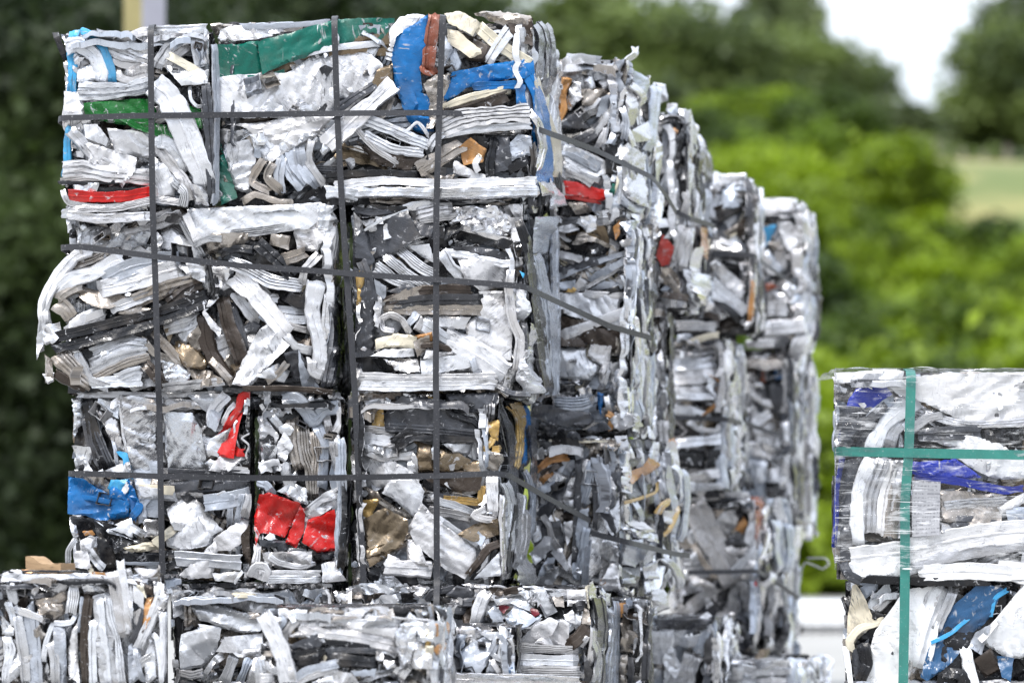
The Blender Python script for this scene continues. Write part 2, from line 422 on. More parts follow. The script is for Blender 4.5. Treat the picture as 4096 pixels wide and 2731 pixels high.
def add_piece(bale_root, geo, mapf, key, rng, name, group=None, store=None, thick=2.6):
    if geo is None: return None
    V, F, mi, uv = finish(geo, mapf, thick)
    col = colour(key, rng, len(V)); dirt = np.full(len(V), rng.uniform(.25, 1.0) if key != 'V' else .12)
    if store is not None:
        store.append((V, F, mi, uv, col, dirt)); return None
    o = mesh_obj(name, V, F, bale_root, (MS, MR), mi, uv, col, dirt)
    if key in CNAME: o['label'] = CNAME[key]+' '+name.replace('_', ' ')
    return o
def merge(store, name, root):
    if not store: return None
    off = 0; V = []; F = []; mi = []; uv = []; col = []; dirt = []
    for v, f, m_, u_, c_, d_ in store:
        V.append(v); F += [[i+off for i in q] for q in f]; mi.append(m_); uv.append(u_); col.append(c_); dirt.append(d_); off += len(v)
    o = mesh_obj(name, np.vstack(V), F, root, (MS, MR), np.concatenate(mi), np.vstack(uv), np.vstack(col), np.concatenate(dirt))
    o['kind'] = 'stuff'; return o

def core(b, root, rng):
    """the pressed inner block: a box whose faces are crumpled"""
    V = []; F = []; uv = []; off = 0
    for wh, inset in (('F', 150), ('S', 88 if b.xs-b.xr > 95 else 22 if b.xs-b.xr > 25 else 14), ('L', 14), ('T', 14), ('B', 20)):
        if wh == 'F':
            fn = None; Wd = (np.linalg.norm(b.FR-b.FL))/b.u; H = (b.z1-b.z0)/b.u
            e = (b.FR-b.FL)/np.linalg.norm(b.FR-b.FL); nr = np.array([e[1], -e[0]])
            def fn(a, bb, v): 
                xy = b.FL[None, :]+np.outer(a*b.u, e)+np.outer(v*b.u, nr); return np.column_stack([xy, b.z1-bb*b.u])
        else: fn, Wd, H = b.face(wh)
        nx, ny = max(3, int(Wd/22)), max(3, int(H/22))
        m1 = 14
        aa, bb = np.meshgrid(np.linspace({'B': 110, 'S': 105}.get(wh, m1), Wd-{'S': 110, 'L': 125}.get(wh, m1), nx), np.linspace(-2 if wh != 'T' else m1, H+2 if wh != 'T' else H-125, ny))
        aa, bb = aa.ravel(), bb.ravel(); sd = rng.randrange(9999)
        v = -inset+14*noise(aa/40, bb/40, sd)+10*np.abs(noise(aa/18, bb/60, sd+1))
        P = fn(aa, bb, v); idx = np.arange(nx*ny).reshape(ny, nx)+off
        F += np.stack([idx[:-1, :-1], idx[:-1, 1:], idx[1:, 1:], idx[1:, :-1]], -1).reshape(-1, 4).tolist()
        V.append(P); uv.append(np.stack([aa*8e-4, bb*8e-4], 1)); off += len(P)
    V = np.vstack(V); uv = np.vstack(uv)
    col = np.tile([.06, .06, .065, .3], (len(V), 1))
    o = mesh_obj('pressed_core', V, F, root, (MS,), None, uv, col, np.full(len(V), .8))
    return o

LIGHTF = 1.0
def build_bale(b, label, cat='scrap bale', group='bales of crushed metal scrap', ang=0.0, nfill=None, extra='', side_ang=math.pi/2, fillcols=None, name='scrap_bale'):
    rng = random.Random(sum(ord(c)*(i+3) for i, c in enumerate(b.key))*77+11)
    root = bpy.data.objects.new(name, None); COL.objects.link(root)
    c = (b.FL+b.FR+b.BR+b.BL)/4; root.location = (c[0], c[1], b.z0)
    root['label'] = label; root['category'] = cat; root['group'] = group
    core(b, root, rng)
    store = []; nparts = 0; parts_left = 96
    def rnd(mapf, Wd, H, n, angc, spread, x0=0, y0=0, vr=(-150, -60), store=store, sizes=1.0, xtra=extra, lim=0, fc=None):
        nonlocal parts_left
        for i in range(n):
            t = i/max(1, n-1); v0 = vr[0]+(vr[1]-vr[0])*t+rng.uniform(-8, 8)
            key = rng.choice(fc) if fc else (pick(rng, xtra) if not fillcols else rng.choice(fillcols))
            st = store
            if lim and n-i <= lim and parts_left > 0: st = None; parts_left -= 1
            if rng.random() < .66:
                pr = rng.choice(['f', 'r', 'r', 'r', 'u', 'c', 'c', 'k', 'k'])
                w = rng.uniform(28, 105)*min(1.3, sizes+.1)
                P = rand_path(rng, Wd, H, angc, spread, (120*sizes, 520*sizes), w*.47)
                P = P+np.array([x0, y0])
                add_piece(root, strip_geo(P, w, pr, rng, v0), mapf, key, rng, KIND[pr], store=st)
            else:
                P = rand_poly(rng, Wd, H, rng.uniform(30, 110)*sizes)+np.array([x0, y0])
                add_piece(root, sheet_geo(P, rng.choice((1, 2, 3, 4)), rng, v0), mapf, key, rng, 'crumpled_sheet', store=st)
    Wf, Hf = b.xr-b.xl, min(b.yb, 2760)-b.yt
    hand = PIECES.get(b.key)
    area = Wf*Hf/600000
    nf = nfill if nfill is not None else int(95*area)
    if hand:
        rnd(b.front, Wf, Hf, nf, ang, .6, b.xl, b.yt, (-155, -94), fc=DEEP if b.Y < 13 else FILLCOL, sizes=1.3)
    else:
        rnd(b.front, Wf, Hf, int(nf*1.3)+14, ang, .45, b.xl, b.yt, (-150, -8), lim=80)
    # small crumples tucked into the crevices
    for i in range(int(50*area)):
        key = pick(rng, ('S', 'S', 'S', 'W', 'W', 'w')); P = rand_poly(rng, Wf, Hf, rng.uniform(14, 38))+np.array([b.xl, b.yt])
        add_piece(root, sheet_geo(P, 5, rng, rng.uniform(-95, -45), jag=6), b.front, key, rng, 'torn_scrap', store=store)
    for i in range(3+int(4*area)):
        key = pick(rng); w_ = rng.uniform(12, 34)
        g = hollow_geo(b.xl+rng.uniform(.08, .92)*Wf, b.yt+rng.uniform(.08, .92)*Hf, w_, w_*rng.uniform(.35, .9), rng.uniform(-.7, .7), rng.uniform(-55, -18), rng.uniform(-.7, .7), rng.uniform(-.7, .5), rng)
        add_piece(root, g, b.front, key, rng, 'hollow_profile')
    # side, left flank and top
    fn, Wd, H = b.face('S'); sv = (b.xs-b.xr) > 25
    rnd(fn, Wd, H, (80 if sv else 26), side_ang, .3, vr=((-85, -38) if hand and b.xs-b.xr > 95 else (-20, -5) if hand else (-45, -6)) if sv else (-62, -30), lim=(30 if sv else 0), sizes=1.15, fc=SIDE)
    fn, Wd, H = b.face('L')
    if b.xl < CX: rnd(fn, Wd, H, 26, math.pi/2, .5, vr=(-62, -30))
    fn, Wd, H = b.face('T'); rnd(fn, Wd, H, 30 if Wd > 500 else 18, 0, .5, vr=(-60, -26), sizes=.9)
    # ragged shreds along the top and side edges, where the press sheared the metal
    per = int(Wf/30)
    for i in range(per):
        x = b.xl+rng.uniform(0.0, 1)*Wf; r = rng.choice((8, 12, 16, 30, 44))*rng.uniform(.8, 1.2)
        y = b.yt+rng.uniform(2, 22)
        P = [(x-r, y+rng.uniform(-6, 6)), (x-r*.2, y-rng.uniform(0, 9)), (x+r*.9, y+rng.uniform(-7, 5)), (x+r*.8, y+r*.7), (x-r*.6, y+r*.9)]
        add_piece(root, sheet_geo(P, 3, rng, rng.uniform(-125, -78), jag=6), b.front, rng.choice(['S', 'S', 'W', 'W', 'w', 'w', 'n', 'n', 'g', 'G']), rng, 'torn_scrap', store=store)
    for i in range(int((b.yb-b.yt)/46)):
        for xe in (b.xr, b.xl):
            y = rng.uniform(b.yt+15, b.yb-15); r = rng.choice((10, 16, 30, 48))*rng.uniform(.8, 1.2); x = xe+(r*.45+rng.uniform(0, 14))*(-1 if xe == b.xr else 1)
            P = [(x-r*.5, y-r), (x+r*.4, y-r*.9), (x+r*.5, y+r*.6), (x-r*.3, y+r)]
            add_piece(root, sheet_geo(P, 3, rng, rng.uniform(-125, -70), jag=6), b.front, rng.choice(['S', 'S', 'W', 'W', 'w', 'w', 'g', 'G', 'n', 'K']), rng, 'torn_scrap', store=store)
    if b.yb > 2760:     # the foot of a bottom-row bale, below the photo's edge
        rnd(b.front, Wf, b.yb-2720, int(Wf*(b.yb-2720)/7000), ang, .5, b.xl, 2720, (-110, -10), sizes=.8)
    merge(store, 'scrap_fill', root)
    if hand:
        items = []; fr = None
        for ln in hand.strip().splitlines():
            ln = ln.split()
            if not ln: continue
            if ln[0][0] == '@': fr = FRAMES[ln[0][1:]]; continue
            if ln[0] == 's': kd, ck, wd, pf, pts = ln[0], ln[1], float(ln[2]), ln[3], ln[4:]
            else: kd, ck, wd, pf, pts = ln[0], ln[1], float(ln[2]), None, ln[3:]
            if wd < .5 and kd == 's': continue
            P = np.array([[float(t) for t in q.split(',')] for q in pts])*fr[2]+np.array([fr[0], fr[1]])
            items.append((kd, ck, wd*(fr[2] if kd == 's' else 1), pf, P))
        n = len(items)
        for i, (kd, ck, wd, pf, P) in enumerate(items):
            v0 = -72+80*(i/max(1, n-1))
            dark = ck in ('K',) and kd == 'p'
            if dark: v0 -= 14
            if kd == 's':
                g = strip_geo(P, wd, pf, rng, v0, crump=.8, torn=1)
                nm = KIND[pf]
            else:
                if ck == 'L': continue
                g = sheet_geo(P, wd, rng, v0, jag=3.5 if wd < 3 else 6, tilt=.8, coarse=False); nm = 'crumpled_sheet' if wd > 1 else 'bent_sheet'
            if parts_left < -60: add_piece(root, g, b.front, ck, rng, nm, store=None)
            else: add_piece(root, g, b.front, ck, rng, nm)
            parts_left -= 1
    return root
# ---- scrap pieces digitised per bale; frame = crop of the photo the numbers were read in
FRAMES = {'R1':(100,0,1400/2352),'R2':(1300,0,1400/2352),'R3':(100,780,1400/2352),'R4':(1300,780,1400/2352),
 'R5':(100,1500,1400/2352),'R6':(1300,1500,1400/2352),'Z1':(0,2131,900/2352),'Z2':(800,2231,1000/2352),
 'Z3':(1700,2131,1000/2352),'Z4':(2100,100,1200/2352),'Z5':(2100,850,1200/2352),'Z6':(2100,1550,1200/2352),
 'Z7':(3200,1400,896/1056)}
PIECES = {}
PIECES['A'] = '''
@R1
s K 45 f 185,200 225,300 262,385
s b 75 c 320,190 305,330 310,450 300,610
s b 55 c 285,830 270,950 272,1080 248,1190
s w 60 f 690,230 780,200 860,200
s W 70 r 470,215 620,245 760,320 830,370
s W 100 r 500,265 640,330 835,400
s w 70 r 520,350 640,410 840,425
s w 60 c 600,440 630,510 710,530 840,490
p w 3 640,420 760,400 840,430 820,520 680,500
s S 60 r 820,195 1000,190 1210,180
s W 90 r 870,440 960,310 1060,250 1150,220
s w 60 c 1090,300 1000,380 930,450
s W 85 u 1150,220 1155,330 1180,460
s S 70 c 1235,190 1235,300 1215,420
p W 2 250,600 345,600 400,700 380,790 255,800
p W 2 340,450 470,400 480,520 400,560 340,540
s W 110 c 258,310 350,290 450,350 510,470 490,550
s b 62 c 365,195 450,235 520,320 560,430 578,550
p K 1 1000,560 1200,570 1190,700 1060,680
p e 1 390,690 840,650 880,760 860,850 560,820 400,770
p e 1 1060,680 1200,740 1200,870 1000,860 960,740
p e 2 775,820 950,830 995,925 830,890
s e 40 u 390,745 600,770 760,850 960,910
s W 120 r 350,600 500,608 680,595 845,560
p W 2 900,400 1010,350 1200,470 1235,460 1225,560 1050,575 970,480
s C 62 f 960,365 1060,420 1185,495
s W 26 c 1100,575 1110,660 1150,710 1195,705
s w 90 c 300,870 380,960 470,1060 560,1120
p W 2 380,830 480,830 560,930 540,980 400,920
s w 110 c 870,940 960,960 1050,1060 1085,1150
p W 2 550,860 840,870 930,1000 870,1060 600,1020
s w 75 r 890,980 960,1080 1060,1200 1130,1340
s w 65 r 850,1080 950,1180 1060,1270
p W 2 510,980 750,1060 740,1150 650,1260 600,1180 420,1100 400,950
s W 110 r 250,1140 380,1130 560,1170 850,1190
s w 50 r 240,1215 500,1190 840,1200
s K 26 f 218,1225 500,1228 720,1210
p K 1 380,1230 860,1230 860,1290 400,1300
p S 3 330,1240 500,1230 480,1290 340,1290
p W 2 850,1080 930,1090 1010,1240 1000,1320 880,1330
s R 78 u 288,1315 480,1325 680,1320 855,1290
s w 45 k 250,1270 290,1360 500,1395 860,1365
s w 55 k 290,1400 600,1400 880,1340 1090,1370
s S 60 r 280,1440 500,1470 840,1450
s W 165 u 860,560 960,650 1040,800 1120,1000 1190,1170 1215,1270
s g 45 r 1275,300 1285,800 1275,1370
s G 60 r 1215,560 1230,800 1240,1000 1250,1350
s w 70 k 1040,1260 1075,1300 1060,1385
p S 3 1100,1230 1200,1260 1250,1290 1240,1380 1140,1370
'''
PIECES['B'] = '''
@R1
p S 2 1300,190 1400,155 1600,150 1830,190 1560,250 1290,280
s G 60 f 1300,262 1380,240 1450,205
s g 40 f 1420,160 1600,165 1850,150 2050,130
p W 2 1250,520 1750,480 1900,370 2300,330 2400,420 2400,560 2150,740 1900,770 1270,770 1245,650
p W 3 1250,640 1500,620 1720,700 1760,770 1450,780 1280,760
p E 1 1280,290 1560,258 1590,490 1300,512
s E 40 c 1330,500 1560,510 1750,470
p E 1 1560,270 1800,205 2080,115 2480,105 2495,235 2120,300 1800,400 1590,495
s W 40 f 1880,350 2050,310 2380,278
p W 2 1340,820 1700,790 2080,770 1950,900 1640,1090 1480,850
p W 2 1500,890 1960,890 1640,1088 1550,1040
p E 2 1305,940 1350,1080 1420,1320 1310,1370
p w 3 1285,850 1480,870 1420,980 1290,930
p W 2 1350,960 1500,930 1545,1060 1500,1290 1400,1260 1350,1080
s n 60 r 1600,1060 1540,1150 1520,1220 1640,1280
s n 60 r 1680,1060 1620,1180 1730,1290
s g 70 r 1730,1020 1700,1160 1710,1290
s g 130 r 1740,1010 1780,1120 1880,1240
s g 90 r 1830,970 1860,1120 1960,1250
s w 60 c 1920,930 1900,1080 2010,1240
s n 45 f 1450,1350 1540,1300 1700,1350 1790,1350
@R2
p Z 1 290,600 350,460 450,415 450,540
s G 60 r 60,740 200,640 330,560
s n 60 r 440,640 400,740 330,800
p n 3 1000,75 1160,60 1380,90 1440,200 1350,170 1240,180 1100,130
p N 3 1230,150 1400,110 1445,200 1440,330 1380,300 1250,250
p K 2 900,370 1180,400 1100,480 840,480
s g 70 c 850,330 880,420 840,480
p N 1 1000,250 1200,330 1120,420 930,390
s r 85 r 735,85 705,300 690,470
s r 40 c 640,410 660,470 710,490 750,460
p B 1 600,600 700,640 705,740 620,760
p B 1 530,750 700,780 735,880 720,905 600,870
p B 1 470,235 690,90 685,300 640,480 655,690 600,755 530,745 460,560 442,380
p W 2 430,190 500,100 620,80 690,92 480,240 440,340
p C 1 800,80 900,65 1050,150 990,240 830,150
p C 1 820,180 900,200 1075,350 970,385 820,280
s C 95 u 1030,170 1150,280 1300,380 1400,450
s W 90 r 1250,185 1180,280 1090,420
p g 1 790,200 860,330 800,450 780,300
s G 90 r 1470,150 1510,260 1500,400 1470,560
s G 80 r 1530,160 1550,300 1540,480 1500,640
s K 50 r 1590,320 1575,420 1550,560
p n 2 660,560 740,500 840,490 840,600 720,860 680,860 700,660
s C 60 c 790,720 950,660 1110,620 1250,590
s N 70 r 800,760 960,730 1230,640
s B 60 u 990,575 1200,570 1345,560
p B 1 775,705 850,480 1100,430 1340,385 1410,470 1340,525 1200,530 950,585
s B 70 u 1310,560 1325,730
s B 115 u 1350,430 1440,640 1485,900 1490,1100 1495,1290
s C 55 c 1430,490 1505,740 1585,980 1595,1190
p N 2 200,940 400,1030 640,1060 560,1150 350,1100
p K 1 700,880 1400,900 1400,1150 650,1100
s K 90 r 0,1190 300,1180 640,1190
s n 110 r 620,1130 760,1060 930,960
s n 60 r 640,1160 740,1110 900,1000
p G 2 1060,1000 1120,900 1240,920 1255,1130 1140,1160
s K 60 r 1140,920 1105,1100 1110,1190
p T 2 895,990 980,925 1085,1000 1060,1090 930,1112
p C 1 1000,980 1075,990 1050,1060
p W 1 870,1080 1000,1150 1240,1210 1120,1240 860,1160
s W 45 c 1040,1050 1010,1100 1030,1150
p g 2 1215,980 1300,900 1385,920 1390,1040 1250,1085
s K 70 f 1220,1150 1390,1060
s K 60 r 1400,950 1410,1060 1400,1180
s W 80 r 265,800 400,850 560,920 705,975
s W 75 r 250,900 330,940 450,1000 665,1030
s w 45 r 235,800 225,880 340,1000 485,1095
s W 22 f 500,930 620,820 705,925
s w 60 r 690,1010 740,930 830,880
s S 55 r 1375,750 1440,840 1465,1000 1430,1150
s w 50 r 775,910 1000,870 1385,845
s W 130 k 765,870 920,800 1150,775 1375,760
s W 130 u 0,980 180,820 330,680 460,560
p n 3 640,1150 740,1190 880,1170 855,1215 700,1200
s S 80 c 100,1300 400,1290 800,1300 1200,1290 1440,1285
s W 60 u 60,1250 400,1215 800,1235 1200,1225 1430,1215
s W 95 c 0,1290 80,1290 220,1310
p S 3 1430,1220 1530,1230 1535,1320 1460,1320
p W 2 1520,1190 1600,1300 1615,1380 1500,1400 1530,1300
'''
PIECES['C'] = '''
@R3
p G 2 300,100 1050,110 1000,180 380,170
s S 60 f 230,112 500,110 800,105
p S 2 610,110 690,100 730,170 640,190
p w 2 345,190 680,200 620,300 480,330 345,330
s w 40 c 620,250 760,220 900,200 1080,120
p W 2 730,150 830,130 970,80 980,160 880,210 760,200
p w 2 520,350 640,240 850,230 800,320 620,340
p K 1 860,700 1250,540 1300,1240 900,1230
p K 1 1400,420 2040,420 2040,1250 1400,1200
s w 55 r 1030,150 1150,350 1190,420
p W 1 900,240 970,205 1080,280 1170,380 1165,450 900,350
s W 90 c 120,860 110,720 210,530 330,400 430,360
s w 45 r 90,1040 100,860 160,650 260,500
s W 100 c 200,650 290,560 440,520 580,440 650,410
s n 90 c 200,700 280,640 370,600
p n 1 350,680 370,600 560,650 720,690 560,760 440,740
s n 110 r 200,720 260,760 300,820
p W 1 280,860 340,800 480,740 600,790 400,900 270,920
s w 90 r 270,920 380,860 520,800
s g 120 u 520,560 700,480 880,440 1030,430
s W 130 u 475,630 620,600 800,550 1040,480
p W 2 940,530 1010,500 1110,530 1080,620 1000,590
p W 3 1010,450 1180,480 1215,560 1180,600 1080,530
s n 110 r 700,720 900,640 1160,570
s w 80 u 570,760 740,700 880,640
p n 2 620,790 760,740 880,770 720,820
s N 120 r 950,720 1080,620 1180,580
s w 90 r 930,900 1100,850 1170,800
p Z 2 920,880 1000,860 960,1000
p w 1 1000,930 1170,780 1140,950 1060,1000
p Z 1 960,1020 1020,930 1230,1110 1200,1170 1080,1160
s n 55 r 780,950 850,1050 960,1100 1060,1170
s n 60 r 850,910 940,1010 1060,1150
p n 3 1080,960 1160,870 1240,1050 1130,1040
s N 110 c 1200,800 1210,960 1260,1090 1370,1240
s N 110 r 1320,680 1360,860 1420,1010 1460,1130
s G 50 c 1380,720 1440,880 1500,1060
p G 1 1440,890 1530,830 1600,880 1560,920 1450,930
s g 55 c 1560,790 1640,830 1700,760
s w 90 u 1400,650 1500,780 1560,850
p w 2 1450,930 1540,900 1600,1000 1500,1050
s w 60 u 1690,760 1800,770 1910,780
s W 60 u 1700,820 1800,830 1920,840
s w 50 r 1740,860 1830,890 1920,910
s w 60 r 1500,740 1620,690 1700,690
p N 1 1830,980 1930,940 1930,1040 1830,1040
s w 90 u 1630,700 1560,600 1500,500
s w 60 r 440,1050 650,970 800,985
s w 60 r 420,1130 640,1030 820,1010
s w 60 r 430,1190 640,1090 820,1050
s n 60 r 460,1230 660,1130 830,1080
p S 4 500,1030 570,1060 520,1160
s w 70 c 340,1060 380,1130 430,1240 560,1290
s W 80 u 440,1260 620,1250 780,1240
s n 90 r 190,1080 300,1180 440,1290
s n 70 r 250,1050 340,1150 400,1200
s N 60 c 190,1190 300,1260 400,1300
s w 60 r 600,1230 720,1180 780,1170
s N 90 r 800,1130 900,1230 940,1290
p S 4 900,1100 1120,1160 1080,1300 960,1280
p n 4 1080,1160 1240,1180 1350,1260 1150,1290
s n 60 c 1240,1100 1320,1180 1400,1270
s w 60 r 930,1290 1120,1270 1330,1250
p S 4 110,880 230,850 250,940 180,1000 110,1000
p K 1 160,1000 240,930 240,1050 200,1060
p w 2 70,960 110,880 120,1000 80,1110
p n 2 120,1060 170,1100 190,1250 130,1260
p S 3 110,1200 190,1190 190,1250 150,1270
s K 70 u 175,960 500,880 900,780 1230,660
s K 65 u 190,1035 500,960 900,850 1240,720
s K 80 r 1210,400 1250,500 1270,640 1240,700
p W 1 1085,90 1990,50 2050,130 1900,230 1500,260 1200,310 1090,180
s W 60 u 1080,130 1110,200 1160,310
p W 3 1880,110 2050,60 2060,200 1960,380 1830,370 1800,250
s w 60 k 1380,260 1600,240 1830,200
p n 3 1200,280 1280,250 1500,250 1620,280 1450,330 1230,390
p n 2 1650,260 1780,270 1770,370 1640,330
s n 90 u 1720,440 1820,410 1890,380
p K 1 1260,370 1450,290 1620,320 1760,540 1600,500 1400,380
s K 60 c 1310,400 1400,360 1560,370 
s K 90 r 1560,320 1700,440 1800,540
s K 110 c 1740,660 1860,720 1960,600 2000,500
s W 100 k 1370,450 1500,500 1650,580 1860,610
s w 60 r 1860,600 1880,500 1980,390
s w 50 r 1140,330 1240,290 1360,300
p W 4 1080,450 1210,470 1210,590 1130,560
p W 2 1270,600 1300,690 1210,780 1320,900 1315,965 1250,900 1190,790
p S 4 1250,480 1380,480 1340,640 1280,620
s W 140 u 1400,540 1520,640 1640,780 1760,940
s w 60 c 1740,920 1820,1020 1940,1050
p W 2 1580,900 1640,860 1780,1010 1500,1300 1390,1270
p G 2 1740,1060 1840,1040 1950,1200 1960,1260 1800,1240
p g 1 1840,1040 1900,1180 1980,1290 1860,1290
p w 2 1540,1220 1700,1130 1780,1180 1740,1260
s n 50 r 1620,1260 1700,1200 1760,1130
s W 130 c 1960,580 1930,780 1980,1000 2000,1210
s S 50 r 2040,640 2020,860 2040,1000
s w 90 c 1930,1090 1940,1180 2030,1220
s n 80 r 2090,120 2110,300 2120,520 2080,640
s G 90 r 2060,700 2080,900 2060,1100 2030,1290
s N 40 c 1460,1300 1800,1300 2110,1330
p W 4 1960,60 2070,70 2080,180 1990,400
'''
PIECES['D'] = '''
@R4
s G 60 c 190,90 330,110 480,90
s S 60 f 490,90 620,60 740,40
p K 2 280,60 760,60 800,160 600,140
p w 2 230,170 330,150 430,210 300,240
s W 100 r 590,130 740,90 860,80
s w 50 r 640,160 740,150 900,130
p G 1 560,100 760,160 720,290 640,260
p K 2 650,200 800,200 810,290 700,270
p S 4 880,80 1180,60 1280,150 1230,260 1000,240 880,160
p K 2 800,190 990,130 980,170 900,250 800,300
p S 2 830,180 960,90 980,140 850,200
p W 4 1230,60 1440,50 1440,130 1280,140
p W 3 1230,150 1350,140 1320,300 1260,330
s W 80 k 500,360 640,480 740,530
s w 80 k 400,400 560,530 700,610
s W 80 k 330,470 480,570 640,610
p W 1 560,330 700,320 730,450 640,400
p w 2 190,110 250,170 250,250 200,300
p G 1 180,260 270,230 330,440 290,480 250,440 185,420
p G 1 260,230 550,95 640,275 480,370 300,450
s S 20 f 270,225 400,150 555,95
p K 1 870,290 900,200 1080,260 1280,310 1290,380 1150,350 930,300
s S 40 f 900,205 1080,260 1270,310
p G 1 840,340 1000,340 1290,400 1290,440 1080,420 880,370
s W 60 c 820,380 1000,410 1200,460 1330,440
p W 1 880,400 1220,470 1240,600 1050,640 940,570
s w 90 r 780,370 850,480 940,560
p W 1 1030,640 1200,640 1260,900 1250,1110 1150,1100 960,960 940,880 1060,740
p n 1 370,720 560,620 800,600 1000,650 640,700
s N 80 c 400,720 640,640 980,640
s G 75 r 400,740 700,700 1060,700
s n 70 u 390,770 700,770 1055,770
p G 1 190,480 290,530 330,700 320,1080 190,1085 200,800
s G 80 r 240,440 290,560 320,720
p Y 1 205,500 260,510 250,680 210,790
s Y 60 t 230,500 235,580 225,640
p g 2 330,560 410,610 400,720 340,650
p G 2 410,640 540,590 600,620 480,660
p w 3 330,600 380,700 360,900 330,880
s w 50 c 470,910 390,900 380,830 440,800 520,840 570,930
s g 60 u 550,870 600,820 610,790
p w 2 590,900 640,800 700,860 640,920
p w 1 640,800 900,820 980,820 940,900 760,900
s w 100 c 640,860 740,920 860,990
s W 170 c 800,950 960,1030 1120,1130 1220,1200
p w 2 950,960 1050,1000 990,1080
p C 1 335,970 490,925 620,950 600,1030 400,1020 340,1040
p T 1 600,940 720,920 720,980 650,1000
p W 2 300,1080 400,1030 590,1030 600,1080 450,1090
p n 3 590,980 700,940 700,1000 620,1090
s N 40 c 640,1010 760,1010 850,1040
p W 1 640,1110 980,1060 990,1150 650,1215
p W 1 680,1040 860,1050 860,1075 660,1100
p S 4 390,1100 620,1100 640,1190 480,1180
s g 50 u 980,1060 1000,1140 1030,1210
s W 50 u 225,1215 600,1225 1150,1220
s W 75 u 230,1280 600,1285 1150,1270
s w 28 f 225,1245 600,1250 1150,1248
s w 65 r 1250,500 1235,640 1260,840 1310,960 1290,1190
p b 1 1305,505 1345,530 1330,560
p W 4 1285,610 1350,610 1370,840 1270,830
s G 50 c 1340,860 1350,1000 1330,1200
p W 4 1340,1040 1420,980 1450,1130 1460,1320 1370,1340 1280,1230
p S 4 1360,860 1420,950 1410,1080 1370,1060
s K 60 u 1300,170 1370,400 1400,640 1450,900 1500,1340
s g 70 r 1430,400 1470,640 1500,900 1520,1330
s g 50 r 1540,200 1545,700 1550,1340
p g 3 1380,150 1540,150 1550,380 1420,400
s g 60 r 1410,420 1500,700 1530,1000
s G 40 c 1160,1280 1250,1330 1380,1340
'''
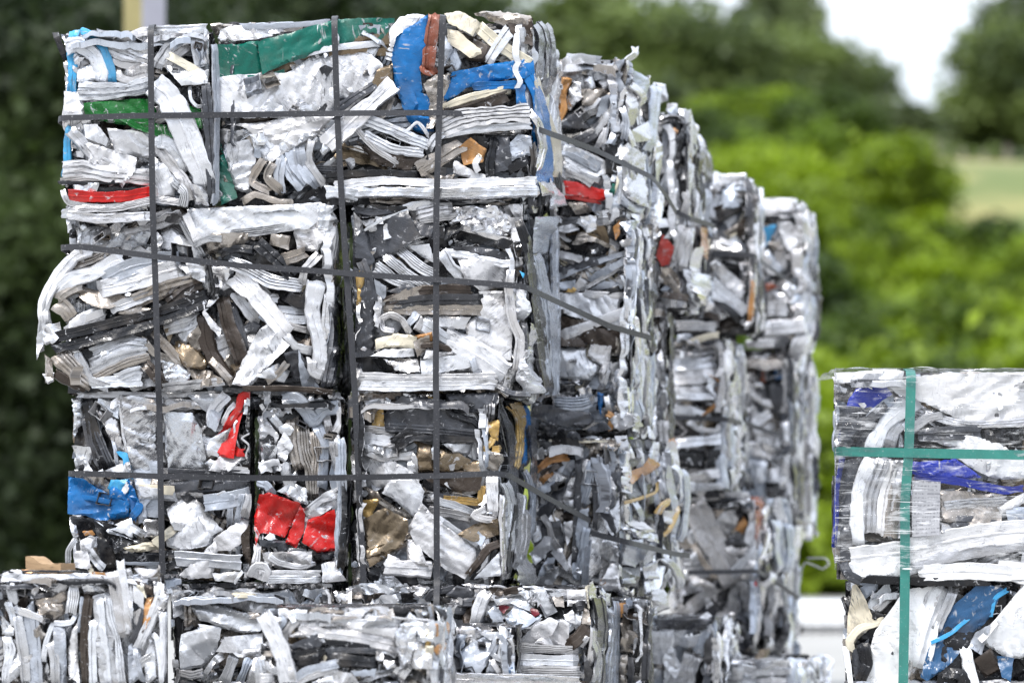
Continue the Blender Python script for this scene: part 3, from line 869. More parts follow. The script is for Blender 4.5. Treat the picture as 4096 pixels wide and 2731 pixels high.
PIECES['E'] = '''
@R5
s W 50 c 340,128 600,128 900,128 1300,125
p K 2 310,150 380,140 420,600 320,620
p S 4 300,150 370,150 380,300 310,420
p K 1 370,560 560,640 700,640 620,700 330,680
s K 90 u 400,140 440,350 520,620
s G 60 r 430,160 470,380 570,620
s G 50 r 390,260 420,450 500,630
p S 1 465,220 480,150 620,200 620,290 560,260
p S 1 465,230 560,265 620,290 680,560 600,500
s g 30 c 580,430 600,520 610,610
p S 2 300,470 430,480 450,560 400,600 330,560
p W 3 330,560 400,560 450,650 370,650
p g 1 700,570 890,570 900,960 780,940
s n 90 c 800,900 860,820 880,700
p S 1 625,130 740,140 860,160 890,240 890,640 700,620 640,330
s S 20 f 625,150 650,400 700,600
p W 1 920,150 1100,160 1170,200 1040,250 920,200
p W 1 1080,130 1300,120 1230,260
p S 1 925,240 1120,250 1170,350 1220,640 960,660 930,430
p K 1 1150,250 1240,260 1200,330
p g 1 1230,180 1280,130 1360,130 1280,380 1220,340
s W 80 r 1250,330 1260,230 1350,130
s W 40 r 1320,330 1360,240 1400,190
p R 1 1230,440 1300,380 1380,280 1460,240 1400,560 1290,540 1220,500
p K 2 1430,260 1540,200 1550,600 1440,600
s R 60 c 1550,140 1450,140 1430,220 1340,360
p S 1 1225,430 1380,350 1340,470 1290,550 1215,520
p S 3 1470,150 1540,150 1530,260 1460,260
s R 60 f 1400,500 1430,520 1470,520
s S 14 f 1440,280 1400,330 1410,420 1440,500
s S 14 f 1520,380 1450,420 1500,470 1480,540 1510,600
p W 2 1230,640 1310,530 1420,490 1480,560 1360,650
p S 2 1200,590 1240,560 1300,580 1240,640
s w 40 u 1260,640 1380,630 1500,640
p b 2 600,510 680,520 720,700 680,690 650,560
p W 2 530,640 620,600 700,580 710,660 620,680
s G 40 c 960,640 1100,650 1500,650
p G 1 960,720 1100,700 1540,700 1480,760 1180,790 1000,790
p n 2 310,650 520,680 540,760 420,720
s g 70 c 790,990 780,870 830,800
p b 2 545,760 570,700 700,690 640,780 570,810
p W 1 560,800 660,720 720,720 650,830
p B 1 690,690 760,830 740,990 680,840
s B 60 c 700,960 760,900 770,830
p B 1 285,680 400,700 560,800 700,850 690,950 500,975 400,940 285,930
s B 36 f 290,815 420,820 560,850 690,850
p B 2 570,740 760,830 700,870 560,830
p W 1 760,745 1000,760 1020,850 760,840
s C 60 f 765,760 900,765 1000,775
p w 1 945,900 1080,780 1180,860 1330,1040 1260,1080 1000,1040
s g 110 u 1200,860 1360,840 1520,800
p K 1 1210,800 1350,780 1330,960 1290,960
s S 14 f 1240,830 1340,780 1350,850 1320,950
s g 40 k 1370,1010 1380,880 1400,770
s g 40 k 1420,1000 1440,880 1460,770
s w 60 r 1470,950 1500,860 1510,790
p K 2 290,940 450,960 480,1080 330,1110
p S 3 290,950 340,1000 370,1120 320,1080
p K 1 450,980 620,1010 760,1100 600,1200
p T 1 380,1050 450,1040 470,1070 400,1080
p W 1 545,1030 710,960 730,1030 720,1090 640,1060
s S 60 u 710,1020 800,1070
p S 2 790,970 900,970 900,1080 800,1090
p W 2 480,980 700,1100 760,1120 560,1060
s C 60 f 870,1130 940,1080 1010,1020
p K 1 480,1090 580,1100 620,1290 490,1290
p W 2 370,1110 440,1070 470,1100 440,1200 370,1180
p W 2 320,1180 420,1170 450,1300 330,1290
s w 60 r 430,1180 480,1250 530,1300
s w 40 r 290,1300 290,1180 340,1100
p C 3 660,1160 820,1120 920,1110 900,1170 720,1190
p K 1 635,1180 900,1190 910,1260 640,1260
s g 22 f 640,1262 800,1265 910,1265
s K 60 u 920,1200 1040,1200
s K 70 u 920,1290 1040,1260
p W 1 945,1100 1030,1050 1160,950 1260,1090 1250,1140 1060,1180 950,1150
p W 1 1265,1100 1460,960 1500,980 1460,1120 1380,1180 1270,1180
p N 1 1450,1080 1510,1000 1530,1300 1460,1200
s W 110 u 1010,1230 1200,1240 1450,1260
p W 1 1020,1350 1280,1110 1300,1160 1260,1360 1100,1370
p w 2 1260,1330 1450,1320 1400,1390 1280,1380
s W 26 c 1410,1390 1440,1350 1460,1320
'''
PIECES['F'] = '''
@R5
p K 1 1560,150 2120,150 2120,750 1560,720
p W 3 1590,70 1640,90 1640,190 1750,250 1700,300 1620,280
s w 60 c 1630,250 1700,330 1730,380
p W 4 1560,270 1610,270 1700,400 1680,460 1570,460
s n 90 r 1790,280 1800,460 1840,640
s n 90 k 1860,330 1880,520 1920,640 1930,830
s n 80 k 1940,380 1960,560 1950,700
s g 80 c 1950,330 2010,450 2000,600 1990,760
s w 60 u 2020,260 2040,380
s w 80 u 2070,400 2090,560 2110,640
s g 100 c 1730,170 1820,160 1900,250 1930,300 2000,230 2110,210
p W 2 1720,160 1760,150 1790,260 1730,220
s W 55 c 2110,200 2120,300 2080,380
p S 4 1580,460 1690,470 1680,560 1590,600
p W 3 1680,480 1740,370 1800,470 1740,590 1690,560
p W 3 1560,580 1700,560 1720,640 1580,660
s w 70 c 1740,590 1760,700 1800,780
s g 60 c 1560,720 1620,740 1660,800
p W 4 1690,780 1790,720 1890,760 1900,870 1820,850 1750,800
p R 1 1570,800 1640,785 1850,860 1800,980 1740,1090 1650,1060 1580,1060 1550,1150 1535,950
p R 1 1850,870 1880,910 1870,1060 1820,1160 1745,1130 1810,960
p R 1 1900,970 2080,900 2110,1180 1960,1190 1860,1120
p W 2 1860,1120 1870,960 1990,800 2100,750 2110,850 1960,960
s w 50 r 1880,920 2000,830 2110,800
s g 40 f 2110,900 2110,1000 2100,1050
p W 3 1600,1090 1640,1050 1700,1100 1640,1110
s W 60 r 1560,1130 1560,1200 1540,1300
p G 1 1570,1100 1740,1110 1770,1180 1700,1240 1690,1160 1580,1150
p G 1 1770,1160 1890,1170 1900,1240 1750,1250
p K 1 1900,1190 2090,1180 2050,1260 1950,1240
p w 2 1590,1190 1930,1180 1920,1290 1700,1300 1610,1260
s W 45 c 1620,1200 1700,1260 1850,1290 1940,1260
s W 100 c 1530,1360 1560,1300 1610,1310 1590,1370
s W 45 k 1620,1330 1980,1330
s W 55 k 1610,1370 1990,1370
p W 1 1990,1270 2080,1250 2160,1380 2000,1390
s g 50 r 2125,420 2130,700 2110,1200
s K 60 r 2160,700 2150,1000 2120,1300
'''
PIECES['G'] = '''
@R6
p G 1 150,140 250,150 240,300 150,290
p W 2 260,170 360,150 480,190 440,220 330,210 270,240
s K 50 c 250,200 250,280 270,340
p Y 1 320,230 390,220 400,350 310,350
s n 36 c 390,190 330,230 300,330
p K 2 480,130 820,120 830,200 500,200
p S 2 520,120 720,130 700,150 540,140
p Y 1 690,135 730,150 700,165
s w 50 k 245,350 400,370 460,380
s W 90 u 230,410 340,430 480,450
p w 3 250,460 500,440 560,520 420,560 280,520
s w 60 c 250,500 400,550 520,540 600,530
s W 50 c 570,560 580,640
p W 1 240,540 440,560 640,680 620,780 400,760 240,740
s w 50 c 560,520 600,560 600,660
p n 4 250,740 350,780 420,900 300,880
p Y 1 250,840 370,830 300,970 250,940
p n 2 340,800 560,930 570,970 500,940 360,860
p Z 1 610,560 620,470 560,430 640,410 720,420 730,640 620,650
p Z 1 760,480 900,520 980,570 940,640 760,640
p W 2 780,460 1000,450 960,540 860,520
p W 1 790,620 880,590 860,640
p Z 1 910,610 1060,560 1080,690 960,680
p N 1 640,660 1060,650 1040,770 900,790 700,720
p K 1 660,700 800,760 760,800 660,760
s Y 60 u 770,830 920,840 1040,850 1060,720
s W 55 u 740,840 860,870 990,920
s w 60 u 700,910 860,930 980,960
s K 60 r 450,440 560,400 720,440
s K 90 r 470,480 560,400 760,400 1100,410
p G 1 510,140 780,160 1000,330 1100,380 1090,420 720,390 400,400 395,260
s G 60 r 410,340 720,360 1090,400
p G 1 810,120 1190,115 1150,200 1000,250 830,240
s S 20 c 1190,120 1170,170 1120,220
s K 40 c 880,170 830,240 860,270 1000,300
s K 40 c 820,200 860,260 1000,310 1070,390
p G 1 975,210 1030,180 1040,260
s G 110 k 1095,170 1090,300
p G 2 1180,120 1250,150 1240,260 1160,290
p Y 1 1070,320 1190,295 1210,350 1180,450 1120,420
s Y 50 c 1060,510 1120,450 1130,420
s Y 50 u 1120,500 1220,490
p n 2 1090,530 1130,510 1210,530 1200,660 1080,620
p S 4 1090,510 1200,520 1180,600 1120,560
s K 40 u 1180,230 1240,350 1270,500 1280,700 1270,850 1260,920
s G 60 k 1210,220 1260,350 1290,500 1290,700 1280,860
s Y 50 r 1290,200 1340,300 1340,450 1310,650
p Y 1 1270,190 1340,180 1370,260 1370,500 1320,680 1330,300
s B 40 u 1380,200 1385,400 1375,620
s W 90 u 1120,680 1125,800 1130,950
p W 1 440,700 620,690 670,780 650,860 600,970 480,850 380,790
p W 1 650,850 760,970 1050,1170 940,1370 800,1300 600,1130 560,1020
s W 30 f 770,960 900,1050 1050,1165
p Z 1 255,970 400,890 560,970 560,1040 520,1150 280,1250
p Z 2 270,1180 400,1130 440,1200 300,1290
p Z 1 890,1070 1000,1000 1160,960 1170,1070 1000,1120
p g 1 990,1100 1030,1045 1080,1090 1050,1150
s w 50 c 1080,900 1000,940 1080,970 1160,970
s w 40 r 1050,1120 1070,1170 1100,1130
p K 2 270,1290 380,1290 360,1380 280,1380
p w 2 550,1100 620,1110 660,1200 700,1290 560,1260
s W 120 c 400,1290 560,1300 720,1310
p W 2 420,1200 500,1230 520,1290 400,1320
s N 55 c 960,1340 1040,1240 1100,1160 1180,1130
p W 1 1000,1370 1180,1180 1195,1330 1180,1350
p n 2 720,1260 780,1260 770,1350
s S 50 r 1200,800 1190,950 1200,1150 1215,1370
s W 60 r 1215,720 1250,850 1240,1040 1230,1200
s K 45 r 1290,850 1260,1050 1240,1200 1230,1350
s w 60 r 1330,800 1310,1000 1290,1300
s G 40 r 1390,340 1400,560 1390,900
s g 50 r 1350,640 1390,800 1390,980 1370,1100
s w 50 r 1350,900 1340,1100 1310,1250
p w 3 1260,1200 1380,1150 1390,1400 1290,1410
'''
PIECES['H'] = '''
@Z2
p G 2 -180,250 100,240 500,240 480,300 100,290 -160,300
p S 4 -180,250 60,260 120,330 -100,340
p S 3 300,240 700,245 1120,240 1180,300 800,290 400,290
p K 2 500,300 900,290 860,330 560,340
s n 160 r -100,350 -90,480 -85,640
p W 2 -80,400 120,260 230,290 240,380 60,420
p W 1 330,290 400,280 520,290 480,370 330,350
p W 2 240,370 420,360 680,430 670,540 540,540 300,460 110,400
s W 100 c 300,340 520,370 700,380 880,410
p g 1 560,340 830,290 880,340 900,400 780,440
s g 60 c 830,330 870,420 940,460 1050,400
p W 4 980,290 1180,290 1220,310 1060,390 960,350
s g 80 c 1090,480 1110,400 1180,330
s w 50 r 950,500 1010,470 1060,410
p n 2 440,500 540,520 600,580 460,570
p w 1 -10,370 100,410 440,520 620,640 560,690 400,705 250,670 -10,590 -100,470
s W 30 f -20,640 100,650 240,650
p W 1 230,740 620,700 640,800 600,880 150,880
p W 1 -190,720 0,660 200,660 190,740 150,880 10,1030 -190,1060
s W 90 u 120,1000 150,960 210,910
s w 110 u 220,1180 270,1060 330,890
s w 60 u 20,1130 100,1010 150,930
p W 2 300,880 560,850 570,900 360,930
p w 2 440,1100 500,900 580,900 600,1180 430,1180
s g 80 r 370,1170 420,1050 460,940
s W 80 r -180,1080 -80,1100 20,1080
p K 1 1210,280 1330,260 1360,500 1250,500
s K 80 r 1160,360 1150,470
'''
PIECES['I'] = '''
@Z2
p W 2 1370,370 1510,340 1530,520 1370,520
p S 3 1390,270 1500,240 1660,240 1640,330 1540,340 1400,340
p W 3 1540,260 1660,230 1850,300 1800,350 1640,330
p W 3 1640,420 1700,350 1840,340 1870,400 1740,510 1650,500
p S 3 1830,230 1900,250 1880,330 1820,310
p S 3 1920,270 2060,240 2160,280 2080,380 2000,370
p K 1 1880,330 2350,280 2350,560 1900,540
p w 2 1560,480 1620,380 1650,450 1640,540
p C 1 1780,500 1840,420 1880,430 1860,540
@Z3
s G 70 c 10,640 60,560 180,540 270,520
p G 1 190,580 300,490 470,520 460,640 300,620
s G 90 c 210,640 330,660 480,650
s G 80 c 0,760 200,720 380,730
p N 2 340,780 460,620 480,700 380,960
p K 1 140,640 330,700 500,900 200,850
p S 3 340,480 480,480 640,500 560,530 480,530
p N 1 600,520 700,490 760,560 700,600 620,570
s S 24 f 590,520 680,495 760,520 750,590 670,605
s N 80 c 740,560 800,540 880,540
p S 4 880,560 960,540 1000,640 960,620
s W 150 c 570,560 510,700 460,900
p S 3 650,640 760,610 960,640 1080,740 1040,760 800,660 680,680
p D2 1 660,660 800,690 740,760
p D2 1 920,680 1060,720 1080,760 1030,790
p g 1 590,740 640,680 720,740 740,840 640,840
p g 1 740,790 860,670 1040,800 1090,760 1100,780 900,920 780,850
p g 1 740,790 860,800 860,930 800,880
s W 30 c 860,880 1000,890 1090,800
p w 2 540,920 720,850 860,960 860,1020
p W 1 990,530 1130,530 1250,740 1130,800 1060,640
s w 26 c 1000,540 1000,600 960,640
p W 2 1170,560 1320,560 1260,600 1200,600
p n 1 1200,600 1300,590 1310,700 1230,690
p W 1 1330,530 1520,530 1540,620 1340,620
p S 3 1330,630 1540,610 1560,680 1340,690
s K 110 c 1380,720 1440,690 1530,680
p C 4 1510,500 1560,490 1560,720 1530,700
p S 2 1560,500 1620,450 1660,640 1570,620
p W 2 1300,770 1390,720 1420,860 1330,830
p W 3 1380,880 1420,760 1480,780 1460,880
p W 1 860,1040 1060,840 1170,790 1260,830 1200,950 1020,1050
p W 1 1030,1030 1200,900 1290,800 1360,850 1340,1080 1200,1060
s N 150 c 1340,1060 1450,980 1560,860
p n 1 1450,850 1500,700 1560,740 1560,860
s w 60 c 1470,1060 1520,1000 1550,930
s W 90 k 850,1080 1100,1085 1440,1105
s W 110 u 850,1190 1100,1195 1440,1200
s W 110 k 840,1300 1100,1300 1470,1300
p K 1 1020,1340 1450,1350 1460,1380 1050,1380
p N 1 1200,1370 1300,1350 1540,1400 1300,1411
s w 90 u 1600,870 1590,1050 1560,1250
p G 1 1490,1080 1560,1280 1600,1500 1500,1400
s G 90 r 1640,620 1660,900 1640,1150 1630,1500
s g 100 r 1760,700 1770,950 1740,1200 1730,1500
s g 60 r 1810,640 1815,900 1800,1200 1800,1500
p W 2 1680,560 1760,570 1750,680 1690,680
s w 60 r 1590,1000 1620,1200 1600,1400
'''
PIECES['J'] = '''
@Z1
p T 1 200,380 330,390 310,420 210,410
s K 26 f 0,405 250,400 700,400 900,410
p W 2 0,430 100,380 200,390 220,440 160,530 60,500
p S 4 140,390 210,400 200,520 110,520
p W 1 0,440 700,430 1150,420 1150,500 700,520 0,500
p W 1 1380,370 1640,380 1700,400 1650,510 1480,480
p n 4 1560,420 1700,330 1730,480 1640,540
s T 30 f 940,415 1040,425 1090,430
p C 3 900,400 950,330 960,400 930,430
p S 3 350,460 500,480 480,620 330,540
p K 1 0,520 480,540 500,660 300,680 0,690
s G 70 c 0,620 200,560 360,560
s G 60 c 230,600 330,660 500,650
s n 100 c 370,740 520,720 680,640
p w 3 490,500 700,490 700,560 600,650 500,620
s W 110 c 80,540 110,640 130,740
s S 80 r 60,720 110,850 140,980
p w 1 0,860 130,1000 130,1070 0,1060
s W 100 u 40,1060 100,1200 60,1400 40,1600
p w 1 100,1180 200,1150 210,1480 90,1560
s w 110 r 160,830 200,1050 240,1300 260,1600
p g 1 200,830 330,700 400,1100 400,1600 290,1600
s g 100 r 340,830 370,1150 380,1600
s S 90 c 130,800 260,840 420,900 480,940
p n 4 380,800 480,740 640,740 680,830 540,930 420,950
p n 4 330,1010 420,960 470,1080 380,1200
s W 60 c 440,1350 470,1150 540,950 640,950 740,930 790,830
s w 110 r 500,1100 560,1300 570,1600
p g 1 540,960 660,970 680,1100 670,1600 540,1600
p G 1 680,990 740,960 750,1300 680,1200
s W 130 k 760,500 760,650 730,840
p S 4 850,540 1000,480 1140,560 1120,640 980,630 860,640
s g 50 r 850,680 840,850 810,1050
p W 1 690,1250 720,1080 810,930 800,1300 830,1570 720,1500
s N 70 u 900,640 880,850 870,1000 860,1200 880,1600
s N 60 u 950,640 920,850 880,1040 920,1250 930,1600
s W 90 r 970,900 960,1200 970,1600
p w 1 960,660 1130,620 1180,900 1180,1200 1300,1600 1050,1600 1000,1200
s W 90 u 1040,680 1060,1000 1100,1300 1120,1600
s W 90 r 1120,640 1160,900 1220,1100 1270,1600
s K 60 u 725,1490 730,1600
p w 1 1300,380 1360,360 1390,480 1390,900 1350,800
s w 150 u 1190,400 1220,600 1270,850 1320,1080
s W 80 c 1250,290 1280,480 1330,750 1340,1050
p N 2 1390,480 1600,560 1600,650 1500,640
p W 1 1390,540 1500,640 1500,800 1400,720
p C 2 1420,540 1500,540 1530,680 1450,640
p w 1 1390,820 1480,780 1440,980 1400,940
p T 1 1520,680 1600,670 1570,900 1420,1180 1480,1000 1500,800
p N 1 1560,780 1580,860 1450,1130 1520,900
s W 110 c 1690,520 1640,740 1560,950 1440,1200
s G 60 c 1480,800 1460,960 1370,1150
p g 2 1340,1180 1440,1090 1480,1500 1350,1600
s w 80 u 1420,1420 1500,1340 1600,1270
s W 60 c 1580,1050 1640,1100 1680,1350 1690,1600
p w 1 1560,1080 1620,1180 1640,1500 1530,1600 1510,1300
s W 80 c 1700,810 1700,1100 1700,1500
p S 3 1640,600 1730,560 1740,780 1650,900
s g 60 r 1410,1200 1440,1350 1500,1550
'''
PIECES['K'] = '''
@Z2
p n 1 1040,480 1100,460 1350,500 1340,520 1040,520
p W 1 740,490 1000,490 990,530 750,540
p W 2 570,540 640,500 700,560 610,620
s g 60 c 740,540 790,600 740,660
s w 90 r 920,560 850,640 800,720
p S 3 810,540 1000,520 990,580 860,620
s W 90 u 1030,560 1300,575 1600,590 1880,605
s S 22 f 1340,520 1600,540 1900,570 2330,600
p W 1 930,640 1040,590 1180,600 1860,630 1860,740 1300,640
p W 1 1160,620 1500,640 1880,660 1840,780 1400,690 1160,650
s w 130 c 940,640 1150,710 1400,740 1860,840
s W 90 u 920,640 1100,740 1350,780 1840,880
p w 2 830,740 920,690 1040,730 960,750
p G 1 830,830 1100,710 1150,790 1130,830 860,870
s K 100 c 840,920 1000,900 1170,870
s K 110 c 860,980 1000,970 1160,930
s K 60 c 1160,790 1400,810 1600,850
s G 60 r 1190,880 1400,870 1660,880
s K 150 c 1190,950 1400,970 1680,990
p S 4 1650,880 1720,860 1720,960 1660,960
p K 3 1690,900 1860,880 1880,1020 1700,1050
p S 3 1720,970 1830,960 1840,1030 1760,1050
p K 1 560,800 640,850 680,960 570,900
s n 60 r 570,900 660,900 800,920
s S 110 r 550,960 570,1080 580,1180
s w 70 k 610,1000 680,1050 760,1070
s W 80 u 520,1140 600,1130 700,1130
s g 90 k 870,1150 1000,1060 1290,990
s w 60 u 880,1180 1080,1100 1300,1040
p g 1 1420,1060 1660,1040 1650,1110 1450,1110
p w 3 1300,1060 1420,1080 1500,1180 1100,1180 1180,1100
p W 3 1050,1170 1190,1110 1300,1100 1290,1180
p K 1 700,1080 760,1080 780,1180 700,1180
s W 165 u 590,530 660,650 730,800 790,950 830,1170
s w 50 r 840,1000 860,1060 870,1150
p S 4 1830,700 1880,620 2020,620 2040,800 1960,1050 1880,1040
p S 5 1880,620 2200,610 2200,780 1900,780
p S 5 1880,760 2180,760 2190,1040 1900,1050
p C 4 2120,640 2210,620 2200,760 2120,740
p C 4 2110,820 2200,820 2180,1050 2120,1040
p Y 3 2120,760 2180,740 2170,820 2120,840
p T 3 2200,620 2340,600 2330,720 2230,740
p T 1 2190,850 2300,760 2320,800 2240,940
p g 1 2190,900 2250,940 2230,1040 2190,1040
p K 1 2240,860 2340,740 2351,1060 2250,1050
'''
PIECES['L'] = '''
@Z3
s K 90 r 240,960 210,1100 170,1290
s S 20 f 250,1000 220,1150 200,1290
p S 4 290,870 500,900 480,960 320,960
p g 2 290,960 400,940 360,1080 290,1110
p W 2 500,930 700,930 760,970 620,1010
p g 1 280,1150 420,1050 560,970 700,960 700,1060 520,1330 380,1300 330,1180
s g 90 c 620,1150 660,1060 720,980
p w 3 700,970 820,990 860,1120 760,1200 700,1080
s W 70 c 640,1160 740,1200 880,1180
p g 1 610,1200 700,1280 720,1330 560,1330
s w 60 c 620,1190 680,1280 720,1340
p g 3 720,1220 840,1210 850,1340 740,1330
p D 3 740,1270 830,1260 800,1330 750,1320
p S 3 0,1300 240,1300 240,1280 0,1280
s S 130 u -40,1360 300,1375 800,1385 1470,1411
s S 40 k -40,1300 300,1325 800,1360 1400,1385
'''
PIECES['R'] = '''
@Z7
p V 2 170,100 400,85 500,95 490,140 300,150 180,150
p K 2 170,150 290,150 240,260 180,240
s S 26 f 165,170 230,190
p G 1 190,260 500,250 470,460 200,460
p K 1 500,300 1060,340 1060,480 500,470
p g 3 180,230 240,260 220,340 180,340
p G 1 220,380 300,330 400,240 420,270 360,330 330,440 210,420
s g 60 c 340,320 400,260 450,230
s K 40 c 240,440 310,365 390,310
p U 1 230,240 270,180 350,155 410,165 440,205 380,250 290,310 210,410 190,440 180,420
s V 90 c 340,480 400,350 490,270 560,230
s w 60 c 420,460 450,380 500,330
p V 1 390,150 560,120 1100,100 1100,330 810,350 680,290 550,230 470,210
s S 40 r 600,300 800,350 1100,335
s w 50 c 520,380 600,320 700,300
s G 70 r 560,400 700,390 860,385
p K 3 860,370 1060,370 1060,460 960,470 880,430
p V 2 640,380 800,400 960,440 1000,480 880,490 700,450 640,430
p V 1 700,470 1060,480 1100,600 960,610 860,580
s S 14 f 895,500 890,590
s U 26 c 205,500 180,640 175,800 165,930
p G 1 190,520 300,500 260,640 240,800 250,990 190,990 185,740
s V 80 c 340,510 290,620 270,760 270,920
s w 80 r 400,520 340,680 330,860
s V 60 r 450,520 400,680 380,870
s n 60 r 470,600 440,740 430,880
p w 2 440,520 520,520 520,900 440,880
p U 1 470,560 490,520 740,510 860,600 620,600
s U 40 u 540,590 760,620 960,660 1060,650
p L 0 525,615 660,620 655,870 525,880
p n 1 660,660 960,680 950,850 800,850 660,800
s S 50 r 660,740 800,720 980,710
s G 60 r 700,800 850,810 940,830
p V 1 930,740 1060,670 1060,720 950,770
p g 2 960,720 1060,740 1060,800 980,800
p w 1 660,810 780,830 780,860 660,870
s V 120 u 240,980 500,950 800,880 1080,850
s w 60 f 500,1010 800,950 1080,910
p V 1 230,1000 500,990 660,1030 520,1060 240,1080
s V 90 u 560,1050 800,1040 1080,1060
p V 2 900,1080 940,990 1080,1010 1080,1080
s G 45 c 200,1000 230,1060 290,1090
s K 40 f 300,1080 600,1090 900,1090
'''
PIECES['S'] = '''
@Z7
p K 1 270,1100 700,1100 700,1300 280,1400
p g 1 280,1100 380,1090 370,1130 310,1180
p V 1 340,1170 430,1090 440,1160 380,1240 320,1210
s w 40 c 350,1240 420,1180 460,1160
p C 1 235,1240 250,1110 270,1100 360,1290 250,1400 230,1370
s C 36 c 250,1420 240,1370 290,1310 360,1290 420,1260
p G 1 250,1420 330,1360 320,1570 270,1560
s V 30 f 220,1400 235,1500 250,1620
s w 60 r 640,1110 620,1180 590,1280
s V 100 r 690,1110 620,1280 560,1500
p V 1 360,1320 460,1180 500,1120 660,1110 600,1330 500,1600 270,1600
s S 20 f 600,1180 560,1330 520,1500
s K 60 c 300,1380 320,1480 290,1560
s w 50 r 640,1330 700,1200 730,1120
p K 1 700,1200 1000,1100 1000,1600 640,1600
p D 1 620,1380 730,1200 850,1095 960,1120 900,1260 720,1470 600,1560 570,1540
s b 26 c 900,1260 920,1170 980,1130
s b 20 c 620,1380 720,1330 800,1260
p g 1 830,1330 900,1290 860,1440 800,1400
p N 1 820,1460 900,1400 960,1500 880,1545
s V 60 c 780,1400 800,1500 830,1600
p V 1 850,1370 1060,1100 1100,1100 1100,1440 990,1460
s V 30 u 850,1370 960,1240 1070,1110
p D 1 930,1440 1010,1450 990,1560 950,1540
s K 60 c 680,1520 760,1530 780,1600
p w 2 860,1560 960,1550 1060,1590 880,1600
'''
PIECES['N1'] = '''
@Z4
s w 70 f 330,240 450,250 600,265
p W 2 290,260 350,230 400,290 410,330 300,370
s w 60 u 310,350 400,290 480,250
p W 3 430,350 520,290 760,300 780,380 560,420
p S 3 440,390 520,380 560,480 480,500
p W 3 580,430 670,400 700,470 620,490
p T 2 290,400 370,410 330,520 320,660 240,790 210,700 260,560
s T 50 c 350,410 290,520 310,640 250,780
p S 2 310,600 380,430 440,440 450,560 350,660
p n 3 440,500 600,480 700,540 560,640 450,620
s w 30 c 470,650 540,630 590,560
p g 2 600,560 690,530 640,700 560,710
p S 3 690,490 800,470 780,550 700,540
p G 1 260,720 440,650 460,740 510,800 280,790
p K 1 260,800 560,780 600,860 440,900 260,850
s G 110 c 400,920 540,840 640,720
s w 60 c 480,920 600,780 680,650
s w 50 r 560,960 600,880 630,800
s W 60 r 600,960 630,860 650,760
s g 110 c 290,960 450,1030 620,1130
p W 1 290,930 500,990 640,1060 640,1160 560,1190 320,1060
s w 60 c 310,1080 440,1160 620,1230
s w 60 r 320,1150 440,1190 520,1240
p R 1 300,1215 420,1225 660,1290 650,1360 560,1385 320,1350
s R 26 f 320,1340 460,1365 600,1385
p n 3 330,1380 480,1390 540,1450 400,1480
s K 100 u 740,560 710,760 680,960 690,1190
s S 16 f 700,560 660,760 640,900
p n 5 740,430 800,290 880,270 870,380 790,460
s w 50 c 860,270 900,220 920,170
p w 1 790,600 830,460 920,420 930,640 900,800 850,810 800,740
s w 60 c 880,460 960,560 970,620
p g 1 900,350 1000,420 1010,610 930,580
s g 70 c 1080,470 1050,640 1040,800 1010,980
p w 1 860,830 1010,750 1020,900 900,920
s w 60 c 820,800 860,880 890,950
p w 1 730,960 830,920 1010,1020 980,1150 740,1050
p w 1 760,1090 980,1150 970,1440 750,1310
p g 1 750,1320 960,1430 930,1480 750,1400
s S 40 r 740,1100 750,1300 740,1400
p w 2 700,1370 750,1340 740,1500 660,1560
s g 60 r 760,640 800,760 780,900
s C 24 c 730,1190 720,1260 700,1320
p E 4 690,1240 720,1260 700,1330 640,1340
@Z5
s G 60 r 250,60 330,70 420,60
s w 60 r 250,120 330,130 410,110
p S 4 430,30 560,20 560,130 480,160
s w 60 k 570,20 650,10
s w 60 k 570,80 650,70
p n 4 370,250 430,150 560,200 700,260 720,300 520,230
p T 3 690,110 740,60 740,180 710,220
p g 1 740,80 860,60 900,180 880,260 780,140
p w 2 740,230 830,190 820,260 760,270
p w 3 820,10 920,10 870,90
'''
